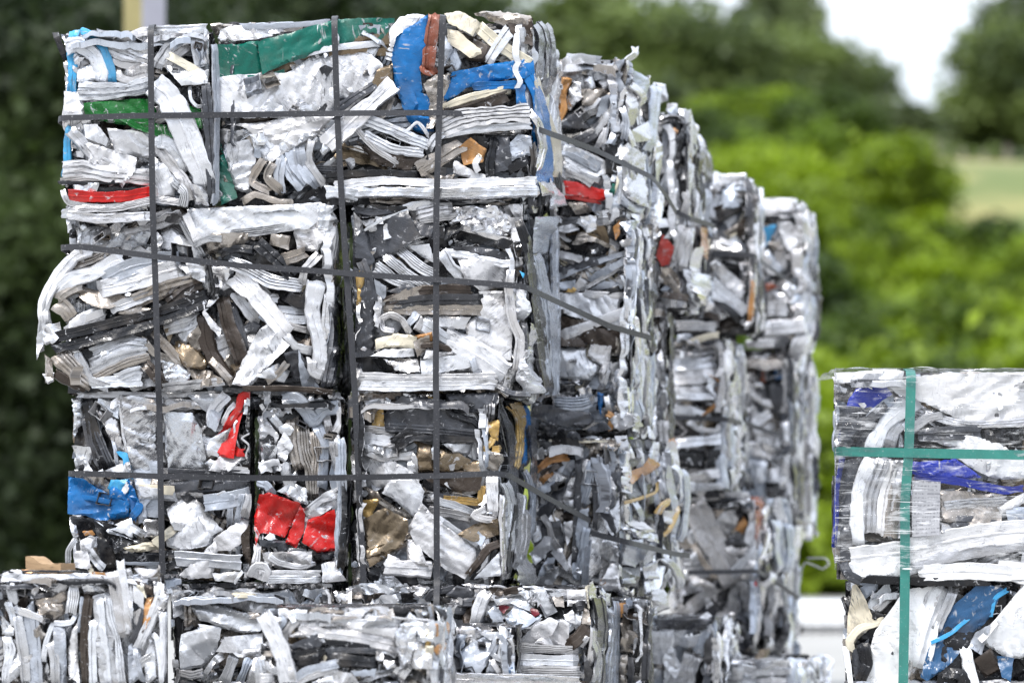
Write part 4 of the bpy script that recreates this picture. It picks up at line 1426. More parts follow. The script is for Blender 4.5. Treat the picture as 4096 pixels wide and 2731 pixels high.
PIECES['N2'] = '''
@Z5
p K 1 250,190 700,240 640,310 480,360 260,300
s W 60 f 260,310 380,340 480,370
p G 1 260,430 600,330 800,295 820,310 600,400 300,480
s g 50 u 260,500 500,400 820,300
p g 1 400,570 600,430 810,330 820,380 460,610 420,600
s w 40 u 440,600 640,490 830,370
p g 2 260,540 400,520 390,600 270,600
p g 1 470,620 620,530 780,540 760,600 540,620
p w 2 700,520 760,470 830,480 760,550
p Y 3 300,610 380,575 405,600 390,620
p W 1 250,620 460,620 740,650 790,640 750,700 740,890 500,850 260,760
s W 60 c 460,630 640,645 790,645
s K 50 f 600,630 700,600 790,570
p N 1 260,790 460,840 740,930 770,980 720,1100 500,1030 260,900
s n 50 r 740,940 740,1010 730,1090
p N 1 270,920 400,940 500,1050 280,1040
s w 80 f 265,970 420,910 580,850 690,810 810,770
p W 1 255,1055 480,1055 480,1120 600,1200 520,1310 260,1290
p W 1 490,1120 520,1030 680,1040 670,1180 620,1300 580,1250 600,1200
s w 60 r 600,1380 640,1270 660,1150
s S 80 r 690,1410 740,1300 740,1200
p W 2 660,1180 780,1160 800,1300 700,1400
p G 1 270,1320 460,1320 450,1350 280,1340
s K 60 k 270,1380 400,1375
p S 3 410,1370 520,1370 530,1420 430,1430
s g 110 k 240,1490 400,1500 540,1470
p S 2 400,1430 550,1430 540,1500 480,1540
p B 1 570,1400 620,1420 600,1600 570,1500
s w 60 c 640,1440 650,1500 660,1560
s T 60 c 640,1570 690,1600 660,1700
p n 2 740,1430 880,1450 960,1490 920,1530 770,1600 700,1520
p B 1 860,1440 920,1410 990,1430 1000,1500 940,1490
p S 4 840,310 900,300 900,380 820,470
p W 2 890,310 950,330 1060,350 990,370 980,490 900,430
p w 1 700,520 900,500 980,560 960,640 820,600
p w 1 800,600 900,600 880,690 810,680
p W 1 810,660 870,670 885,830 810,800
s K 80 c 820,860 840,1000 830,1180
s G 60 r 870,880 860,1100 860,1370
s w 70 c 900,640 960,740 980,900 940,1100
p S 4 900,900 1000,860 980,1100 900,1180
s w 60 c 900,1200 930,1300 960,1400
s G 60 r 1040,390 1030,560 1000,760
s K 50 r 1000,480 990,600 980,700
s S 40 c 790,620 800,760 790,880
@Z6
p G 1 50,110 300,170 500,190 560,260 470,320 200,290 60,230
p G 3 90,260 400,330 460,420 200,400
p K 1 60,330 400,330 430,460 90,480
p w 3 660,250 730,200 860,200 900,300 740,340
p w 4 880,190 940,220 900,360 830,340
p G 2 480,330 620,260 680,330 500,370
p n 4 420,420 600,400 800,400 700,500 500,480
p w 1 700,380 800,370 820,500 740,480
'''
PIECES['N3'] = '''
@Z6
p K 1 90,400 400,400 400,560 120,560
s T 60 r 90,650 200,560 350,540
s N 60 r 90,720 200,640 300,580
s T 50 r 120,740 220,650
p G 1 80,960 250,780 390,640 300,860 130,1100
p g 2 100,780 240,720 200,820 120,860
p w 3 300,790 400,770 380,860 300,880
p w 2 300,880 400,860 400,960 340,940
s w 70 f 60,760 60,960 60,1160
s w 60 c 140,1000 190,1080 210,1180 280,1290
p W 2 130,1200 150,1160 210,1170 190,1280 80,1390 30,1300
p W 1 190,1280 210,1180 300,1290 350,1400 330,1440 240,1340
p w 2 80,1560 100,1480 270,1390 270,1450 200,1560
p g 2 180,1330 240,1330 200,1470 100,1480
p W 2 310,1060 380,1040 380,1120 330,1240
s G 70 f 425,560 425,800 410,1100 400,1400
s g 60 c 500,560 480,700 450,860
s w 40 c 480,560 460,640 490,700
s g 60 r 530,620 500,760 460,900
p g 1 430,960 500,940 500,1100 400,1500 370,1450
s g 60 r 490,1080 450,1300 400,1500
s g 60 r 500,1200 480,1400 470,1550
s G 50 r 530,700 560,900 550,1100
s g 90 r 560,540 600,760 620,960
p w 3 600,640 640,580 720,650 700,900 640,980
p w 1 620,980 770,820 760,1100 690,1160 620,1080
p G 1 720,620 800,560 780,800 720,830
s W 60 f 790,720 870,740
s W 50 f 800,640 860,640
p K 1 780,780 1070,620 1080,800 860,870
p T 1 830,680 950,620 980,545 1070,600 1040,650 880,755
s Y 26 c 820,900 960,860 1060,820 1085,740
p G 2 860,570 940,540 920,610 880,620
p K 1 800,880 1060,850 1060,1080 900,960
s g 60 f 900,900 960,1040
p w 1 770,920 830,950 1020,1120 960,1140 860,1080
p S 4 790,1080 900,1100 1060,1140 1060,1220 900,1180
p W 3 600,1190 720,1200 730,1290 600,1280
p w 2 600,1290 720,1300 740,1560 580,1560
p g 1 760,1200 960,1180 990,1290 900,1400 750,1370
p K 1 760,1390 930,1400 900,1560 760,1560
p g 1 770,1500 890,1480 880,1530 780,1540
p w 2 960,1400 1060,1340 1060,1500 960,1500
p g 1 1100,600 1140,620 1220,900 1220,1280 1180,1200 1160,900 1090,700
s W 50 c 1180,600 1240,700 1260,900
s g 60 r 1270,640 1280,900 1250,1200
s Y 50 c 1060,980 1080,920 1150,890
s Y 30 t 1110,1160 1160,1060 1215,920
p w 2 1100,960 1180,960 1160,1080 1100,1050
s w 60 c 1100,1330 1180,1420 1240,1560
s T 50 c 600,1510 640,1560
@Z3
p w 3 1640,50 1800,60 1830,350 1640,200
p W 2 1800,200 1850,550 1700,540 1640,470
p g 2 2060,100 2200,140 2160,250 2060,300
p w 3 2150,550 2260,520 2280,700 2160,780
'''
PIECES['O1'] = '''
@Z4
p w 2 1010,430 1110,450 1130,580 1030,600
p W 1 1120,600 1200,600 1200,680 1110,660
s g 80 f 1130,640 1200,680
s g 70 r 1140,700 1120,860 1090,1140
s N 60 r 1190,720 1160,880 1140,1000
s K 70 r 1070,980 1040,1080 1030,1200
p w 3 1010,1150 1060,1140 1040,1180
s G 70 r 1220,760 1200,950 1200,1200
s w 60 c 1230,780 1220,900 1240,1060
s g 90 c 1190,980 1130,1160 1090,1300
s G 60 r 1290,820 1290,1000 1280,1200
p K 1 1230,1240 1290,1120 1300,1300 1240,1380
s w 110 u 1390,1050 1360,1220 1330,1500
s n 60 c 1340,880 1400,1080 1410,1300 1390,1480
s w 60 c 1300,880 1320,1000 1300,1120
s K 90 c 1430,970 1480,1060 1490,1280
p G 2 1390,970 1460,960 1520,1030 1500,1090 1420,1040
s g 80 u 1480,1290 1460,1420 1450,1560
s T 60 r 1180,800 1170,860
s w 90 c 1240,1500 1290,1380 1260,1300
p S 3 1150,1260 1200,1280 1190,1460 1160,1440
@Z5
p n 1 960,60 1020,30 1030,130 970,140
p W 1 1030,40 1170,40 1150,110 1050,120
s n 24 f 990,140 970,220
p S 2 960,230 1000,190 1040,240 1010,320
s R 0.1 f 0,0 1,1
p R2 1 1080,165 1170,270 1130,410 1070,420 1030,330
s w 50 f 1160,140 1180,200 1200,260
s w 80 r 1250,110 1210,260 1180,420
s w 80 c 1310,120 1270,280 1230,460
p T 1 1400,110 1440,120 1465,250 1430,380 1380,300
p W 1 1320,280 1370,270 1390,420 1340,500 1300,400
p W 3 1240,440 1330,460 1440,500 1440,640 1400,740 1280,640
p n 4 1060,430 1150,430 1220,560 1200,620 1090,560
s n 60 c 1080,480 1160,560 1200,640
s N 60 c 1080,640 1200,660 1280,670
p S 4 1280,560 1440,560 1430,740 1350,700
'''
PIECES['O2'] = '''
@Z5
s w 80 r 1050,690 1070,900 1080,1110
s N 70 r 1020,720 1030,900 1030,1200
s w 70 c 1080,840 1110,960 1110,1160
s T 40 r 1120,1180 1110,1300
s w 90 r 1060,1160 1070,1260 1080,1330
s K 90 r 1150,720 1150,900 1130,1300
s g 40 r 1190,960 1170,1200 1150,1400
s G 60 r 1010,1260 1010,1400 1000,1560
@Z6
p w 1 1070,20 1110,20 1140,150 1060,340 960,500 930,360 1000,180
s w 80 r 1080,260 1090,400 1100,520
s T 50 r 1140,400 1140,500
'''
PIECES['P1'] = '''
@Z4
p W 1 1530,1160 1740,1150 1800,1170 1640,1240 1520,1250
p g 2 1560,1280 1660,1210 1790,1170 1790,1280 1680,1420 1500,1440
s N 60 u 1500,1440 1620,1400 1740,1320
s K 90 c 1520,1500 1620,1450 1720,1400
s w 60 r 1770,1170 1830,1240 1830,1500
s N 50 r 1750,1300 1760,1500
@Z5
p n 1 1560,150 1740,30 1740,100 1580,180
s N 80 c 1700,180 1700,100 1740,60
p w 1 1480,210 1560,190 1690,250 1700,300 1500,300
s W 60 c 1530,210 1620,250 1690,300
s K 70 r 1470,330 1600,340 1740,360
p K 1 1480,380 1560,380 1700,400 1690,500 1580,450
p w 1 1450,400 1500,370 1750,590 1690,680 1560,560
s W 130 u 1440,560 1580,680 1720,800
p G 2 1700,410 1760,410 1740,560 1700,520
s K 60 f 1460,660 1600,760 1700,850
s w 80 r 1800,30 1800,300 1800,600 1810,900
s T 40 r 1850,330 1855,450
s G 60 r 1840,500 1860,700 1850,920
s w 50 r 1790,440 1780,700
s T 40 r 1785,500 1770,700 1765,850
'''
PIECES['P2'] = '''
@Z5
p K 1 1180,760 1400,770 1680,880 1640,920 1200,860
s W 40 c 1170,735 1220,735
s N 60 u 1400,770 1520,820 1650,880
s w 80 u 1190,880 1350,880 1500,890
p g 1 1200,950 1300,940 1350,990 1200,1010
s C 60 c 1280,1030 1420,970 1530,950
p G 2 1250,1020 1450,990 1530,1010 1250,1080
p W 1 1180,1100 1540,1040 1540,1080 1200,1150
s W 110 u 1170,1180 1350,1180 1500,1160
s W 120 u 1160,1290 1350,1280 1530,1260
p W 1 1160,1360 1530,1340 1530,1480 1170,1460
s S 80 r 1560,1000 1570,1200 1570,1450
p w 2 1480,1340 1560,1350 1560,1500 1480,1490
s G 70 r 1620,1060 1600,1250 1600,1450
s w 80 c 1700,1030 1690,1200 1650,1500
s K 60 r 1640,960 1630,1200 1640,1400
s T 22 c 1440,1270 1540,1330 1530,1460 1420,1560
@Z6
s W 60 u 1160,60 1350,70 1530,60
p w 1 1150,120 1350,140 1440,200 1160,220
s W 40 c 1280,260 1360,320 1500,340 1540,280
p K 1 1150,300 1360,290 1380,380 1160,380
s W 80 r 1170,440 1360,420 1560,400
s T 22 c 1530,60 1480,160 1380,220
s T 26 c 1620,210 1640,350 1600,520
p K 0 1130,500 1420,490 1410,640 1140,630
p K 0 1430,490 1560,480 1560,620 1420,630
p w 2 1560,150 1620,170 1600,300 1560,290
s K 50 r 1630,200 1640,400 1660,600
p w 2 1280,680 1540,620 1560,700 1400,740 1290,740
s w 60 k 1290,770 1400,780 1560,770
p W 3 1600,620 1650,600 1660,760 1610,800
s G 60 c 1700,640 1740,720 1770,800
'''
PIECES['P3'] = '''
@Z6
s w 60 f 1300,860 1500,850 1760,840
p w 2 1290,840 1400,860 1480,960 1450,1010 1320,960
s G 40 c 1500,900 1600,870 1700,890
p w 1 1480,1080 1560,960 1700,900 1680,1040 1600,1160 1500,1160
p n 3 1470,950 1580,940 1560,1040 1480,1020
p T 1 1650,1110 1720,1010 1750,1060 1720,1150
s w 200 u 1330,880 1420,1100 1560,1350 1660,1540
s n 50 c 1320,1220 1400,1360 1500,1500
s W 100 u 1860,900 1800,1100 1760,1280
s r 80 r 1900,860 1870,1050 1830,1230
p G 1 1560,1200 1700,1180 1760,1240 1600,1260
s w 70 c 1590,1240 1640,1290 1760,1280
s w 90 c 1620,1480 1760,1330 1850,1240
p w 1 1290,1320 1340,1280 1360,1340 1310,1390
p w 1 1300,1480 1360,1480 1500,1560 1300,1560
s w 60 f 1720,1500 1760,1430 1800,1330
s S 60 r 1960,1080 1940,1200 1900,1350
p W 4 1950,1100 2020,1180 1990,1300 1920,1340
s g 90 r 1990,1040 2000,1250 2040,1450
s g 80 r 2080,1060 2090,1250 2090,1450
s w 60 r 2150,1080 2130,1250 2110,1350
p K 2 1900,1400 1960,1340 1950,1500 1900,1530
s w 50 c 1880,1560 1930,1480 1960,1440
p R 1 1790,1540 1810,1500 1820,1560
'''
PIECES['Q1'] = '''
@Z4
p W 1 1860,1350 2170,1350 2170,1490 2060,1510 1860,1490
s W 60 c 2180,1360 2210,1440 2240,1560
s K 36 c 1870,1500 2000,1500 2060,1530
@Z5
p b 1 1860,110 1980,90 1960,160 1890,280 1870,250
p W 1 1990,50 2080,60 2140,120 2120,350 2040,240
p n 3 1900,230 2000,210 2040,290 1960,300
s g 60 c 1890,290 1960,400 2040,480
p w 2 1880,330 1990,400 2040,500 1900,470
p S 4 2140,150 2200,220 2180,380 2060,360
p K 2 2060,380 2180,370 2150,450 2050,440
s K 60 f 1960,520 2080,450 2170,400
p r 2 1870,540 1960,560 2000,580 1900,620
s w 100 c 2040,560 2100,620 2150,700
p W 1 1950,620 2040,640 2120,720 2000,700
s w 50 f 2190,480 2230,560 2280,650
s G 60 r 2220,60 2240,300 2240,480
s g 50 r 2260,60 2265,200
s w 110 u 1870,760 1960,750 2060,760
s S 60 c 2100,720 2140,780 2130,840
s W 130 c 1880,910 2050,900 2240,880
p W 3 2090,990 2200,960 2270,1170 2180,1170 2080,1120
s w 80 c 1740,1030 1850,1030 1960,1020
'''
PIECES['Q2'] = '''
@Z5
s N 50 u 1740,1240 1860,1180 1980,1110
p G 2 1740,1100 1850,1080 1840,1160 1740,1180
s r 50 r 1890,1230 1870,1330
p B 1 1960,1240 2030,1180 2030,1300 1970,1300
s G 120 c 1980,1320 1980,1420 1980,1560
p S 3 1760,1330 1870,1320 1880,1370 1790,1370
p w 1 1720,1340 1800,1370 1990,1510 1900,1540 1740,1430
s w 60 r 2050,1180 2050,1350 2040,1560
s g 90 r 2110,1180 2110,1350 2110,1560
s w 70 r 2180,1420 2200,1500 2210,1560
@Z6
p w 1 1780,190 1940,210 1980,260 1960,480 1830,420 1790,320
p W 2 1740,430 1840,420 1930,560 1800,540 1730,500
p w 2 1640,180 1760,230 1740,320 1660,300
s w 80 r 1680,320 1720,430 1760,540
p g 3 1760,560 1900,580 1900,740 1800,760
s W 60 c 1850,740 1850,620 1890,580
p K 2 1880,740 2000,740 2000,840 1900,860
s S 50 r 2050,250 2060,500 2030,800
s g 70 r 2120,80 2130,400 2110,500
s w 70 r 2190,60 2200,300 2200,560
p w 2 2160,40 2230,60 2260,160 2180,220
s G 100 r 2140,540 2150,760 2150,1000
s g 60 r 2250,600 2250,850 2240,1140
s w 50 r 2210,700 2200,900 2210,1100
p N 2 2110,1020 2210,1040 2200,1130 2130,1120
'''
PIECES['M'] = '''
@Z3
s N 70 r 1870,640 1900,800 1840,1000
p T 1 1830,660 1900,650 1880,800 1830,790
p n 4 1840,850 2000,860 1980,1150 1840,1130
p w 2 1960,640 2080,620 2070,740 1980,740
s n 60 c 1990,1030 1970,950 1920,930
p w 1 1960,760 2040,760 2030,900 1960,1150
s K 60 c 2140,650 2080,850 2040,1000 1990,1350
s G 60 c 2180,700 2110,900 2060,1100
s G 80 r 2090,1000 2080,1200 2070,1420
p n 2 1840,1150 1910,1140 1900,1420 1820,1420
s G 60 r 1930,1180 1940,1300 1930,1420
'''
# ------------------------------------------------------------------ the bales
BD = {
 'A':(245,850,865,112,845,12.3,.8,.0),'B':(868,2150,2255,78,806,12.3,.8,.0),'C':(255,1330,1402,815,1572,12.3,.85,.0),
 'D':(1405,2110,2225,812,1585,12.28,.8,.0),'E':(285,1015,1027,1577,2325,12.32,.8,.0),'F':(1028,1380,1395,1570,2330,12.3,.8,.0),
 'G':(1398,2010,2130,1575,2350,12.27,.8,.0),'H':(672,1340,1370,2338,None,12.3,.8,.0),'I':(1376,2370,2480,2350,None,12.2,.8,.0),
 'J':(-130,655,668,2300,None,11.3,.75,.0),'K':(1040,1755,1815,2430,None,10.9,.7,.0),'L':(1800,2075,2090,2512,None,11.5,.7,.0),
 'R':(3345,4260,4275,1485,2315,12.3,.8,.0),'S':(3380,4260,4275,2325,None,12.3,.8,.0),
 'N1':(2205,2520,2690,225,868,13.25,.85,.0),'N2':(2115,2530,2620,860,1735,13.25,.8,.0),'N3':(2130,2500,2755,1745,2390,13.2,.85,.0),
 'M':(2440,2600,2620,2392,None,12.9,.6,.0),'O1':(2600,2770,2880,440,1230,14.3,.8,.0),'O2':(2560,2680,2705,1240,1850,14.3,.7,.0),
 'P1':(2690,3010,3050,700,1330,15.3,.8,.0),'P2':(2660,2900,2990,1345,1985,15.2,.8,.0),'P3':(2690,3040,3200,1985,2620,15.3,.8,.0),
 'Q1':(3040,3215,3265,795,1390,16.3,.8,.0),'Q2':(2940,3170,3262,1395,2150,16.3,.8,.0),
 'X1':(2600,2880,2960,2470,None,14.3,.8,.0),'X2':(2860,3190,3330,2640,None,14.6,.8,.0),'X3':(2960,3150,3190,2160,None,16.3,.8,.0),
 'X0':(2150,2440,2470,2400,None,13.4,.7,.0),
}
LAB = {
 'A':'bale with light blue bands and a red strip, top left of the tall stack',
 'B':'wide bale with teal green sheet and bright blue folded panels on top of the stack',
 'C':'bulging bale crossed by a long black rail, under the bale with the red strip',
 'D':'bale with dark grey sheet and a straight white rail along its bottom edge',
 'E':'bale with a bright blue dented panel at its left edge and flat silver plates',
 'F':'narrow bale with two bulging red sheets, left of the bronze bale',
 'G':'bale with bronze and gold sheets and a wide dark grey panel at its top',
 'H':'bale of smooth white folded sheets, bottom row right behind the nearest bale',
 'I':'bale with stacked white ribbed profiles and dark red folds, under the bronze bale',
 'J':'front bale of upright white profiles with a dark brown strip, a wood block on top',
 'K':'nearest bale with black crushed tubes under a white rail and yellow specks',
 'L':'low pale bale with a long grey rail in front, right of the nearest bale',
 'R':'film wrapped bale with royal blue sheets and green straps',
 'S':'bale with a scratched navy panel and large white sheets under the film wrapped bale',
 'N1':'bale with a red folded channel and orange sheet, behind the bright blue panels',
 'N2':'bale with a long white box profile and grey bars crossing, behind the white rail bale',
 'N3':'dark shadowed bale with brown strips and a gold bar, behind the bronze bale',
 'M':'narrow bale end with grey upright profiles and an orange scrap',
 'O1':'blurred bale with a faded red flat piece beside a tan sheet',
 'O2':'narrow blurred bale of upright strips with a pointed white sheet',
 'P1':'blurred bale with dark brown crevice and a slanted white channel, third step of the row',
 'P2':'blurred bale of stacked white box profiles with thin copper wire',
 'P3':'blurred bale with a broad white beam slanting down, below the stacked box profiles',
 'Q1':'farthest bale at the top with a small light blue scrap and white lid sheet',
 'Q2':'farthest bale of grey crushed strips under the bale with the light blue scrap',
 'X1':'low blurred bale of pale upright strips, right of the narrow grey bale end',
 'X2':'low rounded bale of crumpled silver sheet beside the white container',
 'X3':'grey bale base hidden behind the slanting beam bale',
 'X0':'grey bale behind the ribbed profiles bale, under the dark shadowed bale',
}
ROOT = {}; BALE = {}
for k, v in BD.items():
    b = Bale(k, *v); BALE[k] = b
    kw = {}
    if k == 'J': kw = dict(ang=math.pi/2)
    if k in ('M', 'O1', 'O2', 'X1', 'N3', 'Q2'): kw = dict(ang=math.pi/2)
    if k in ('N1', 'N2'): kw = dict(ang=.3)
    if k in ('R', 'S'): kw = dict(fillcols=['W']*6+['g']*3+['G', 'G', 'K', 'w', 'S'], ang=.2)
    if k in ('X1', 'X2', 'X3', 'X0'): kw['fillcols'] = ['W', 'W', 'w', 'w', 'g', 'g', 'g', 'S', 'S', 'S', 'S', 'G']
    ROOT[k] = build_bale(b, LAB[k], name='wrapped_scrap_bale' if k == 'R' else 'scrap_bale', **kw)

# ------------------------------------------------------------------ straps
def strap_mat(name, col, rough=.5):
    m, nt, out = newmat(name)
    uv = uvscaled(nt, 1, 1)
    w = nt.nodes.new('ShaderNodeTexChecker'); w.inputs['Scale'].default_value = 420
    nt.links.new(uv, w.inputs['Vector'])
    f = nz(nt, uv, 20, 4)
    c = mixc(nt, f, tuple(x*.75 for x in col)+(1,), tuple(x*1.3 for x in col)+(1,))
    c = mixc(nt, mth(nt, 'MULTIPLY', ramp(nt, nz(nt, uv, 150, 3), .62, .7), .4), c, (.5,.5,.5,1))
    bs = N(nt, 'ShaderNodeBsdfPrincipled', Roughness=rough)
    nt.links.new(c, bs.inputs['Base Color'])
    b = N(nt, 'ShaderNodeBump', Strength=.5, Distance=.0015)
    nt.links.new(w.outputs['Fac'], b.inputs['Height']); nt.links.new(b.outputs[0], bs.inputs['Normal'])
    nt.links.new(bs.outputs[0], out.inputs[0]); return m
BLK = strap_mat('black_woven_strap', (.030, .031, .037)); GRN = strap_mat('green_woven_strap', (.035, .215, .18), .42)
def strap(name, pts, wdir, width, mat, label, cat='strap', group=None, back=None):
    """flat woven band through 3D points; wdir is the direction of its width"""
    P = np.array(pts, float)
    seg = np.linalg.norm(np.diff(P, axis=0), axis=1); cum = np.concatenate([[0], np.cumsum(seg)])
    n = max(12, int(cum[-1]/.02)); s = np.linspace(0, cum[-1], n)
    C = np.stack([np.interp(s, cum, P[:, i]) for i in range(3)], 1)
    # soften the corners
    for _ in range(2):
        C[1:-1] = .25*C[:-2]+.5*C[1:-1]+.25*C[2:]
    T = np.gradient(C, axis=0); T /= np.linalg.norm(T, axis=1)[:, None]
    if wdir is None: W = np.cross(T, np.array([0, -1.0, 0])); 
    else: W = np.tile(np.array(wdir, float), (n, 1))
    W = W-T*np.sum(W*T, 1)[:, None]; W /= np.linalg.norm(W, axis=1)[:, None]
    Nn = np.cross(W, T); sd = RNG.randrange(999)
    tw = .18*noise(s/.35, s*0, sd)
    V = []; off = [(-1, .5), (0, .62), (1, .5), (1, -.5), (0, -.5), (-1, -.5)]
    for a, c_ in off:
        V.append(C+W*(a*width/2)+Nn*((c_*.0016)+(a*width/2*tw)[:, None]*1.0+0) if False else C+W*(a*width/2)+Nn*(c_*.0018+(a*width/2*tw)[:, None]))
    V = np.stack(V, 1).reshape(-1, 3); m = len(off); F = []
    for i in range(n-1):
        for j in range(m):
            F.append([i*m+j, i*m+(j+1) % m, (i+1)*m+(j+1) % m, (i+1)*m+j])
    F.append(list(range(m))[::-1]); F.append([(n-1)*m+j for j in range(m)])
    uv = np.stack([np.tile([a*width/2 for a, _ in off], n), np.repeat(s, m)], 1)
    o = mesh_obj(name, V, F, None, (mat,), None, uv)
    o['label'] = label; o['category'] = cat
    if group: o['group'] = group
    return o
def at(px, py, Y): return ((px-CX)*K*Y, Y, ZC+(YH-py)*K*Y)
def on(k, px, py, v=26):
    b = BALE[k]; return tuple(b.front(np.array([float(px)]), np.array([float(py)]), np.array([float(v)]))[0])
def wiggle(p, q, n, amp=.006):
    p, q = np.array(p), np.array(q)
    return [tuple(p+(q-p)*i/n+np.array([0, -abs(RNG.gauss(0, amp)) if 0 < i < n else 0, 0])) for i in range(n)]
def chain(L, n=4):
    out = []
    for i in range(len(L)-1): out += wiggle(L[i], L[i+1], n, .003)
    return out+[L[-1]]
G1 = 'black straps around the tall stack'
def topback(k, px, py): # loop over the top and down the rear
    b = BALE[k]; x = (px-CX)*K*b.Y
    return [(x, b.Y+b.depth+.02, .3), (x, b.Y+b.depth+.02, b.z1+.012), (x, b.Y+.02, b.z1+.016)]
sv = .0195
strap('strap', topback('A', 605, 0)+chain([on('A', 605, 118), on('A', 608, 470, 30), on('A', 614, 840, 34), on('C', 622, 1060), on('C', 636, 1540, 30), on('E', 640, 1620, 28), on('E', 652, 2290, 30), on('H', 658, 2360, 10), at(662, 2960, 12.27)]), (1, 0, 0), sv, BLK, 'black strap running down over the bale with the red strip, left of three uprights', group=G1)
strap('strap', topback('B', 1338, 0)+chain([on('B', 1338, 82), on('B', 1350, 455, 32), on('B', 1368, 800, 30), at(1386, 1090, 12.275), at(1420, 1570, 12.275), at(1440, 2050, 12.275), at(1462, 2480, 12.27), at(1475, 2900, 12.25)]), (1, 0, 0), sv, BLK, 'black upright strap in the gap right of the bale with red sheets, middle of three', group=G1)
strap('strap', topback('B', 1772, 0)+chain([on('B', 1772, 60), on('B', 1758, 455, 32), on('D', 1746, 830), on('D', 1744, 1560, 30), on('G', 1746, 1600), on('G', 1748, 2330, 30), on('I', 1746, 2400, 30), on('I', 1744, 2900, 30)]), (1, 0, 0), sv, BLK, 'black upright strap beside the bright blue panels, third of the uprights', group=G1)
def yback(k, pts):  # the strap also runs round the left flank and the rear
    b = BALE[k]; z = pts[0][2]; x = (b.xl-CX)*K*b.Y-.015
    return [(x+.02, b.Y+b.depth+.02, z), (x, b.Y+.02, z)]+chain(pts)
hs = .0185
strap('strap', yback('A', [on('A', 248, 474, 14), on('A', 600, 467, 34), on('A', 860, 463, 34), on('B', 1350, 459, 38), on('B', 1750, 456, 36), on('B', 1850, 455, 8), on('B', 2080, 490, -30), at(2160, 520, 12.33), at(2380, 600, 12.85), at(2612, 712, 13.35), at(2668, 788, 13.7), at(2705, 850, 14.0)]), (0, 0, 1), hs, BLK, 'black level strap across the top row of bales', group=G1)
strap('strap', yback('C', [on('C', 318, 988, 22), on('C', 640, 1031, 32), on('C', 1000, 1068, 30), on('C', 1320, 1090, 30), on('D', 1420, 1098, 28), on('D', 1750, 1121, 34), on('D', 2095, 1148, 30), at(2122, 1158, 12.3), at(2240, 1212, 12.6), at(2440, 1305, 13.0), at(2605, 1352, 13.4)]), (0, 0, 1), hs, BLK, 'black strap slanting gently across the second row over the long black rail', group=G1)
strap('strap', yback('E', [on('E', 320, 1893, 18), on('E', 640, 1905, 34), on('E', 1000, 1911, 30), on('F', 1200, 1912, 32), on('F', 1370, 1910, 30), on('G', 1420, 1909, 30), on('G', 1750, 1903, 34), on('G', 1985, 1893, 30), at(2035, 1900, 12.3), at(2180, 1985, 12.7), at(2362, 2082, 13.15)]), (0, 0, 1), hs, BLK, 'black level strap across the third row above the red sheets', group=G1)
G2 = 'black straps on the receding bales'
strap('strap', chain([at(2368, 2132, 13.1), at(2520, 2170, 13.15), at(2700, 2215, 13.7), at(2760, 2222, 13.9)]), (0, 0, 1), hs, BLK, 'black strap continuing over the dark shadowed bale, lower right of the bronze bale', group=G2)
strap('strap', chain([at(2700, 845, 14.2), at(2760, 875, 14.22), at(2860, 905, 14.9)]), (0, 0, 1), hs, BLK, 'short black strap on the blurred bale with the faded red piece', group=G2)
strap('strap', chain([at(2850, 1012, 15.25), at(3020, 1022, 15.22), at(3050, 1050, 15.6), at(3120, 1100, 16.1), at(3262, 1178, 16.5)]), (0, 0, 1), hs, BLK, 'black strap from the brown crevice bale down to the farthest top bale', group=G2)
strap('strap', chain([at(2680, 1668, 15.15), at(2915, 1678, 15.13), at(3000, 1700, 16.0), at(3135, 1746, 16.22)]), (0, 0, 1), hs, BLK, 'black strap across the stacked white box profiles', group=G2)
strap('strap', chain([at(2755, 2288, 15.2), at(2900, 2286, 15.22), at(3035, 2283, 15.25), at(3085, 2318, 15.6), at(3195, 2390, 16.0)]), (0, 0, 1), hs, BLK, 'black strap over the broad slanting beam', group=G2)
G3 = 'green straps on the wrapped bale'
bR = BALE['R']
strap('strap', [(on('R', 3641, 1500)[0], bR.Y+.75, bR.z1+.01), (on('R', 3641, 1500)[0], bR.Y+.01, bR.z1+.006), (on('R', 3641, 1500)[0], bR.Y-.02, bR.z1+.0)]+chain([on('R', 3641, 1515, 34), on('R', 3632, 1800, 36), on('R', 3616, 2000, 34), on('R', 3616, 2300, 34), on('S', 3615, 2400, 36), on('S', 3606, 2900, 36)]), (1, 0, 0), .031, GRN, 'green upright strap on the film wrapped bale', group=G3)
strap('strap', [(on('R', 3345, 1806)[0]*1.06-.005, bR.Y+.7, on('R', 3345, 1806)[2]), (on('R', 3345, 1806)[0]-.006, bR.Y+.02, on('R', 3345, 1806)[2])]+chain([on('R', 3358, 1806, 36), on('R', 3790, 1815, 44), on('R', 4230, 1822, 42)]), (0, 0, 1), .030, GRN, 'green level strap around the film wrapped bale', group=G3)

